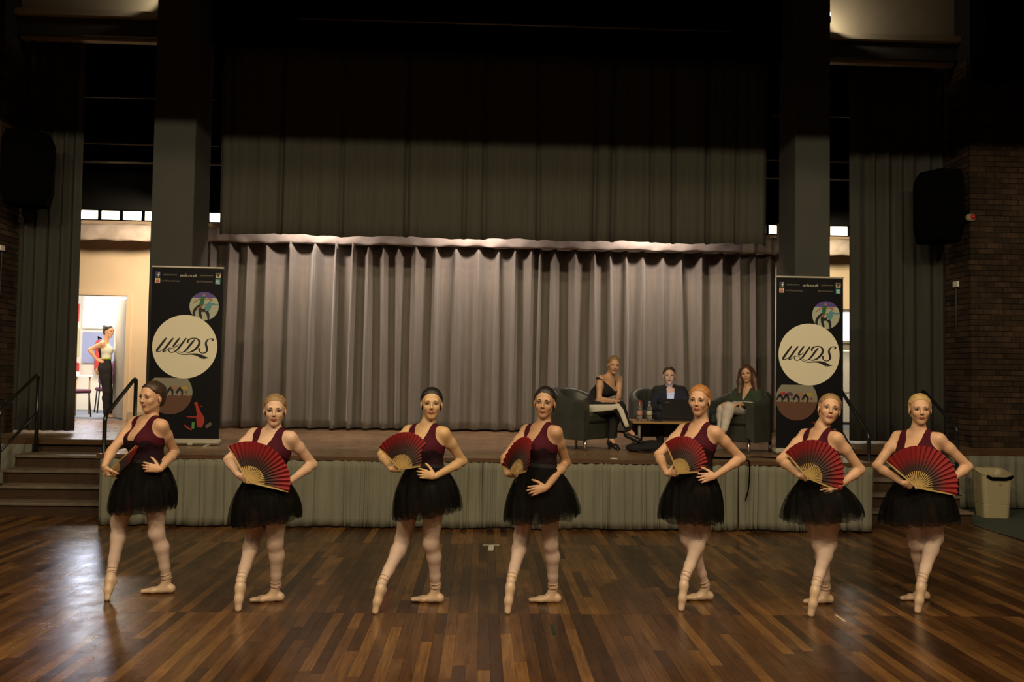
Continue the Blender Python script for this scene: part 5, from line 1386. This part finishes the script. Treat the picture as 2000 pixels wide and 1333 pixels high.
# ================================================================== SEATED PEOPLE
M['white_stripe'] = mat('white stripe cloth', (.66, .62, .52), .8)
M['greenblouse'] = mat('dark green blouse', (.028, .045, .022), .85, noise=.15, nscale=20)
M['whitejeans'] = mat('white jeans', (.62, .57, .52), .85)
M['tee'] = mat('white tee', (.6, .6, .66), .85)
M['blackshoe'] = mat('black leather shoe', (.012, .011, .011), .35)
M['trim'] = mat('yellow jacket trim', (.45, .30, .06), .7)
def seated(S):
    g = S.get('g', .98); Y = S['Y']
    q = lambda k: aty(S[k][0], S[k][1], Y + S[k][2])
    t = thing('person', S['label'], 'person', (q('hipa')[0], Y, HS), 'people seated on the stage')
    J = {k: q(k) for k in ('hipa', 'hipb', 'sha', 'shb', 'neck')}
    hc = q('head'); ax = tuple(np.asarray(v) for v in head_axes(toward(hc, S['hf']), S.get('hu', (0, 0, 1)))); hs = S.get('hs', .96)
    J['waist'] = lerp((J['hipa'] + J['hipb']) / 2, (J['sha'] + J['shb']) / 2, .45) + V(*S.get('wo', (0, .04, 0)))
    tor, Fm = torso_prims(J, g)
    E1, W1, E2, W2 = q('ela'), q('wra'), q('elb'), q('wrb')
    arms = arm_prims(J['sha'], E1, W1, g) + arm_prims(J['shb'], E2, W2, g)
    K1, A1, T1, K2, A2, T2 = q('ka'), q('aa'), q('ta'), q('kb'), q('ab'), q('tb')
    legs = leg_prims(J['hipa'], K1, A1, V(0, .7, 0), g) + leg_prims(J['hipb'], K2, A2, V(0, .7, 0), g)
    hands = [hand_prims(W1, unit(q('ha') - W1), V(*S.get('n1', (0, .3, -1))), V(0, -.5, .5), (25, 30, 20), .88), hand_prims(W2, unit(q('hb') - W2), V(*S.get('n2', (0, .3, -1))), V(0, -.5, .5), (25, 30, 20), .88)]
    hp, cuts, post, P = head_prims(hc, ax, hs)
    neck = [(Cone(hc + hs * (ax[1] * -.022 + ax[2] * -.055), .050 * g, J['neck'], .052 * g), .025)]
    feet = [(Cone(A1, .03, lerp(A1, T1, .35), .026), .02), (Cone(A2, .03, lerp(A2, T2, .35), .026), .02)]
    bm = body_mesh(tor + arms + neck + legs + feet, hands, (hp, cuts, post, P, neck, *ax, hc, hs), .009)
    obj('body', bm, [M[S['skin']], M['lip']], t)
    eye_parts(t, P, ax, hs, M['iris'], M['hair_brown'])
    lh = None
    if S.get('long'):
        PP = lambda x, y, z: hc + hs * (ax[0] * x + ax[1] * y + ax[2] * z)
        lh = []
        for s in (-1, 1):
            lh += [(Cone(PP(s * .066, -.02, .02), .03, PP(s * .088, -.01, -.10), .034), .03), (Cone(PP(s * .088, -.01, -.10), .034, PP(s * .105, .05, -.24), .024), .03)]
        lh += [(Cone(PP(0, -.06, 0), .07, PP(0, -.07, -.16), .06), .03)]
    hair_cap(t, hc, ax, hs, M[S['hair']], bun=S.get('bun', (0, -.09, .05)), bun_r=.034, line=S.get('line', .0), long_hair=lh)
    up, ls, fs, S0 = Fm['up'], Fm['ls'], Fm['fs'], Fm['S0']
    def loc(X, Y_, Z):
        x, y, z = X - S0[0], Y_ - S0[1], Z - S0[2]
        return x * ls[0] + y * ls[1] + z * ls[2], x * fs[0] + y * fs[1] + z * fs[2], x * up[0] + y * up[1] + z * up[2]
    k = S['top']
    if k == 'camisole':
        def fn(X, Y_, Z):
            u, f_, h = loc(X, Y_, Z); return (h + .095 - .25 * np.abs(u)) 
        shell('camisole', tor, .008, .007, M['blackcloth'], t, (), fn)
        for s in (-1, 1):
            b = S0 + ls * s * .058; pts = [b - up * .09 + fs * .10, b - up * .03 + fs * .075, b + up * .035 + fs * .02, b + up * .03 - fs * .04, b - up * .06 - fs * .085]
            obj('strap', MB().tube(smooth_path(pts), .005, 6), M['blackcloth'], t)
    elif k == 'jacket':
        shell('tee_shirt', tor, .006, .008, M['tee'], t, (), lambda X, Y_, Z: loc(X, Y_, Z)[2] - .03)
        armj = arm_prims(J['sha'], E1, lerp(E1, W1, .92), g) + arm_prims(J['shb'], E2, lerp(E2, W2, .92), g)
        def fj(X, Y_, Z):
            u, f_, h = loc(X, Y_, Z); op = np.minimum(.030 + .10 * np.clip(h + .16, -.05, .3) - np.abs(u), f_ - .01)
            return np.maximum(op, h - .085)
        jk = shell('jacket', [(p.grow(.006), kk) for p, kk in tor] + armj, .020, .008, M['blackcloth'], t, (), fj)
        obj('collar_trim', MB().tube(smooth_path([S0 + ls * .05 - up * .10 + fs * .155, S0 + ls * .095 - up * .16 + fs * .165, S0 + ls * .06 - up * .23 + fs * .16, S0 + ls * .01 - up * .27 + fs * .15]), .006, 6), M['trim'], jk)
    else:
        armj = arm_prims(J['sha'], E1, lerp(E1, W1, .85), g) + arm_prims(J['shb'], E2, lerp(E2, W2, .85), g)
        def fb(X, Y_, Z):
            u, f_, h = loc(X, Y_, Z); op = np.minimum(.012 + .22 * np.clip(h + .11, 0, .3) - np.abs(u), np.minimum(f_ + .02, h + .11))
            return np.maximum(op, h - .06)
        bl = shell('blouse', tor + armj, .013, .008, M['greenblouse'], t, (), fb)
        obj('button_placket', MB().tube([S0 - up * .115 + fs * .118, S0 - up * .2 + fs * .13, S0 - up * .30 + fs * .112], .008, 6, flat=.5), M['hair_chestnut'], bl)
    hipc = (J['hipa'] + J['hipb']) / 2
    legj = leg_prims(J['hipa'], K1, lerp(K1, A1, .95), V(0, .7, 0), g) + leg_prims(J['hipb'], K2, lerp(K2, A2, .95), V(0, .7, 0), g) + [(Cone(J['hipa'], .10, J['hipb'], .10), .04)]
    tr = shell('trousers', legj, .012, .009, M[S['trousers']], t, (), lambda X, Y_, Z: Z - (hipc[2] + .10) + 0 * X + 0 * Y_)
    if S.get('stripe'):
        # white side stripe along the upper leg and shin
        pts = []
        for a, b, n, ra, rb in ((J['hipa'], K1, 7, .120, .072), (K1, A1, 7, .070, .05)):
            for i in range(n):
                u_ = i / n
                pts.append((lerp(a, b, u_), lerp(ra, rb, u_)))
        side = V(-.15, -1, .0); G = []
        for i, (p, r_) in enumerate(pts):
            d = unit(pts[min(i + 1, len(pts) - 1)][0] - pts[max(0, i - 1)][0]); sd = unit(side - d * (side @ d)); cr = np.cross(d, sd)
            G.append([p + (sd * math.cos(w_) + cr * math.sin(w_)) * (r_ + .0055) for w_ in np.linspace(-.42, .42, 7)])
        o = obj('side_stripe', MB().grid(G), M['white_stripe'], tr); m = o.modifiers.new('thickness', 'SOLIDIFY'); m.thickness = .004
    for A, T in ((A1, T1), (A2, T2)):
        d = unit(V(*(T - A)[:2], (T - A)[2] * .5)); lt = unit(np.cross(UP, d)); heel = A - UP * .065 - d * .03
        f = Field([(Cone(heel, .030, T - d * .05, .036, lt, .034, .026), .0), (Cone(T - d * .06, .036, T, .024, lt, .026, .018), .02), (Ell(heel + UP * .018, (.032, .032, .036)), .02), (Cone(heel - UP * .02, .024, T - UP * .012, .026, lt, .014, .012), .01)], .006, .02)
        f.cut(Cone(A + UP * .02, .031, A - UP * .035 + d * .02, .030), .01)
        so = obj('shoe', (*f.mesh(), None), M['blackshoe'], t)
SEATED = [
 dict(label='person in black camisole and striped trousers leaning forward in the armchair', Y=10.02, skin='skin_fair', hair='hair_blonde', top='camisole', trousers='blackcloth', stripe=True,
      hipa=(1152, 798, -.04), hipb=(1164, 797, .13), sha=(1172, 741, -.10), shb=(1209, 741, .14), neck=(1191, 735, .0), head=(1199, 713, -.08), hf=(.22, -.95, -.18), hu=(.05, -.05, 1),
      ela=(1170, 781, -.14), wra=(1198, 783, -.26), elb=(1208, 775, .02), wrb=(1204, 783, -.18), ha=(1211, 784, -.28), hb=(1196, 784, -.24), wo=(-.02, .05, 0),
      ka=(1210, 795, -.27), aa=(1228, 841, -.30), ta=(1254, 864, -.34), kb=(1203, 806, -.05), ab=(1194, 858, -.16), tb=(1208, 877, -.26), bun=(0, -.09, .06)),
 dict(label='person in black jacket leaning over the laptop', Y=10.42, skin='skin_pale', hair='hair_brown', top='jacket', trousers='blackcloth',
      hipa=(1295, 812, .10), hipb=(1322, 812, .10), sha=(1284, 765, -.16), shb=(1331, 765, -.16), neck=(1307, 757, -.16), head=(1307, 734, -.24), hf=(.06, -1, -.05), hs=.98,
      ela=(1270, 798, -.18), wra=(1292, 797, -.36), elb=(1346, 797, -.18), wrb=(1330, 800, -.34), ha=(1302, 799, -.42), hb=(1322, 801, -.40), wo=(0, .06, 0), g=1.02,
      ka=(1288, 812, -.30), aa=(1290, 868, -.28), ta=(1286, 878, -.42), kb=(1330, 812, -.30), ab=(1330, 868, -.28), tb=(1334, 878, -.42), bun=None),
 dict(label='person with long brown hair in green blouse and white jeans', Y=9.98, skin='skin_fair', hair='hair_chestnut', top='blouse', trousers='whitejeans', long=True,
      hipa=(1446, 800, .08), hipb=(1466, 800, -.06), sha=(1440, 768, .12), shb=(1482, 768, -.06), neck=(1461, 757, .04), head=(1458, 730, .0), hf=(-.12, -.95, -.10), hu=(-.10, 0, 1),
      ela=(1424, 788, .0), wra=(1422, 788, -.28), elb=(1485, 798, -.12), wrb=(1446, 790, -.34), ha=(1412, 789, -.36), hb=(1430, 789, -.40), wo=(.02, .03, 0),
      ka=(1412, 801, -.26), aa=(1408, 846, -.28), ta=(1398, 866, -.36), kb=(1424, 797, -.34), ab=(1414, 840, -.36), tb=(1405, 864, -.46), bun=None, line=.0),
]
for S in SEATED:
    seated(S)

# ---- person in the dressing room, seen from the side
def backstage():
    Y = 15.0
    q = lambda x, y, d=0.0: aty(x, y, Y + d)
    t = thing('person', 'person in white vest and black leggings standing in the dressing room', 'person', (q(207, 800)[0], Y, HS))
    J = dict(hipa=q(204, 722, -.07), hipb=q(206, 722, .09), sha=q(199, 672, -.14), shb=q(208, 672, .16), neck=q(206, 668, .0))
    hc = q(212, 648, 0.0); ax = tuple(np.asarray(v) for v in head_axes((1, -.25, -.05), (0, 0, 1))); hs = .98
    tor, Fm = torso_prims(J, .98)
    E1, W1, E2, W2 = q(175, 684, -.2), q(189, 703, -.20), q(196, 690, .3), q(205, 700, .25)
    legs = leg_prims(J['hipa'], q(208, 765, -.09), q(206, 808, -.08), V(-.7, 0, 0), .98) + leg_prims(J['hipb'], q(212, 765, .1), q(215, 806, .1), V(-.7, 0, 0), .98)
    hands = [hand_prims(W1, unit(q(199, 706, -.2) - W1), V(0, .6, -.5), V(0, 0, 1), (20, 25, 15), .88)]
    hp, cuts, post, P = head_prims(hc, ax, hs)
    neck = [(Cone(hc + hs * (ax[1] * -.022 + ax[2] * -.055), .05, J['neck'], .052), .025)]
    feet = []
    for a, d in ((q(206, 808, -.08), -.08), (q(215, 806, .1), .1)):
        a0 = V(a[0], a[1], HS + .03); feet += [(Cone(a, .03, a0, .03), .02), (Cone(a0, .028, a0 + V(.15, -.05, -.008), .022), .02)]
    arms = arm_prims(J['sha'], E1, W1, .98) + arm_prims(J['shb'], E2, W2, .98)
    obj('body', body_mesh(tor + arms + legs + neck + feet, hands, (hp, cuts, post, P, neck, *ax, hc, hs), .008), [M['skin_fair'], M['lip']], t)
    eye_parts(t, P, ax, hs, M['iris'], M['hair_dark'])
    hair_cap(t, hc, ax, hs, M['hair_dark'], bun=(0, -.085, .085), bun_r=.038)
    up, S0 = Fm['up'], Fm['S0']; hipc = (J['hipa'] + J['hipb']) / 2; L = np.linalg.norm(S0 - hipc)
    hh = lambda X, Y_, Z: (X - S0[0]) * up[0] + (Y_ - S0[1]) * up[1] + (Z - S0[2]) * up[2]
    cut_ = [(Ell(sh, (.085,) * 3), .006) for sh in (J['sha'], J['shb'])]
    M['vest'] = mat('white vest', (.66, .68, .60), .8); M['limetrim'] = mat('lime trim', (.45, .55, .10), .8)
    ve = shell('vest', tor, .007, .008, [M['vest'], M['limetrim'], M['blackcloth']], t, cut_, lambda X, Y_, Z: np.maximum(hh(X, Y_, Z) - .03, -hh(X, Y_, Z) - L * .62),
               mi=lambda c: np.where(((c - S0) @ up < -L * .62 + .03) | ((c - S0) @ up > -.005), 1, np.where((((c - S0) @ Fm['fs']) < -.02) & (c[:, 1] < Y - .02), 2, 0)))
    shell('leggings', [(p, k) for p, k in legs] + [(Cone(J['hipa'], .1, J['hipb'], .1), .04), (Cone(hipc + up * .03, .14, Fm['W'], .112, Fm['lh'], .10, .084), .05)], .008, .008, M['blackcloth'], t, (), lambda X, Y_, Z: hh(X, Y_, Z) + L * .60)
backstage()
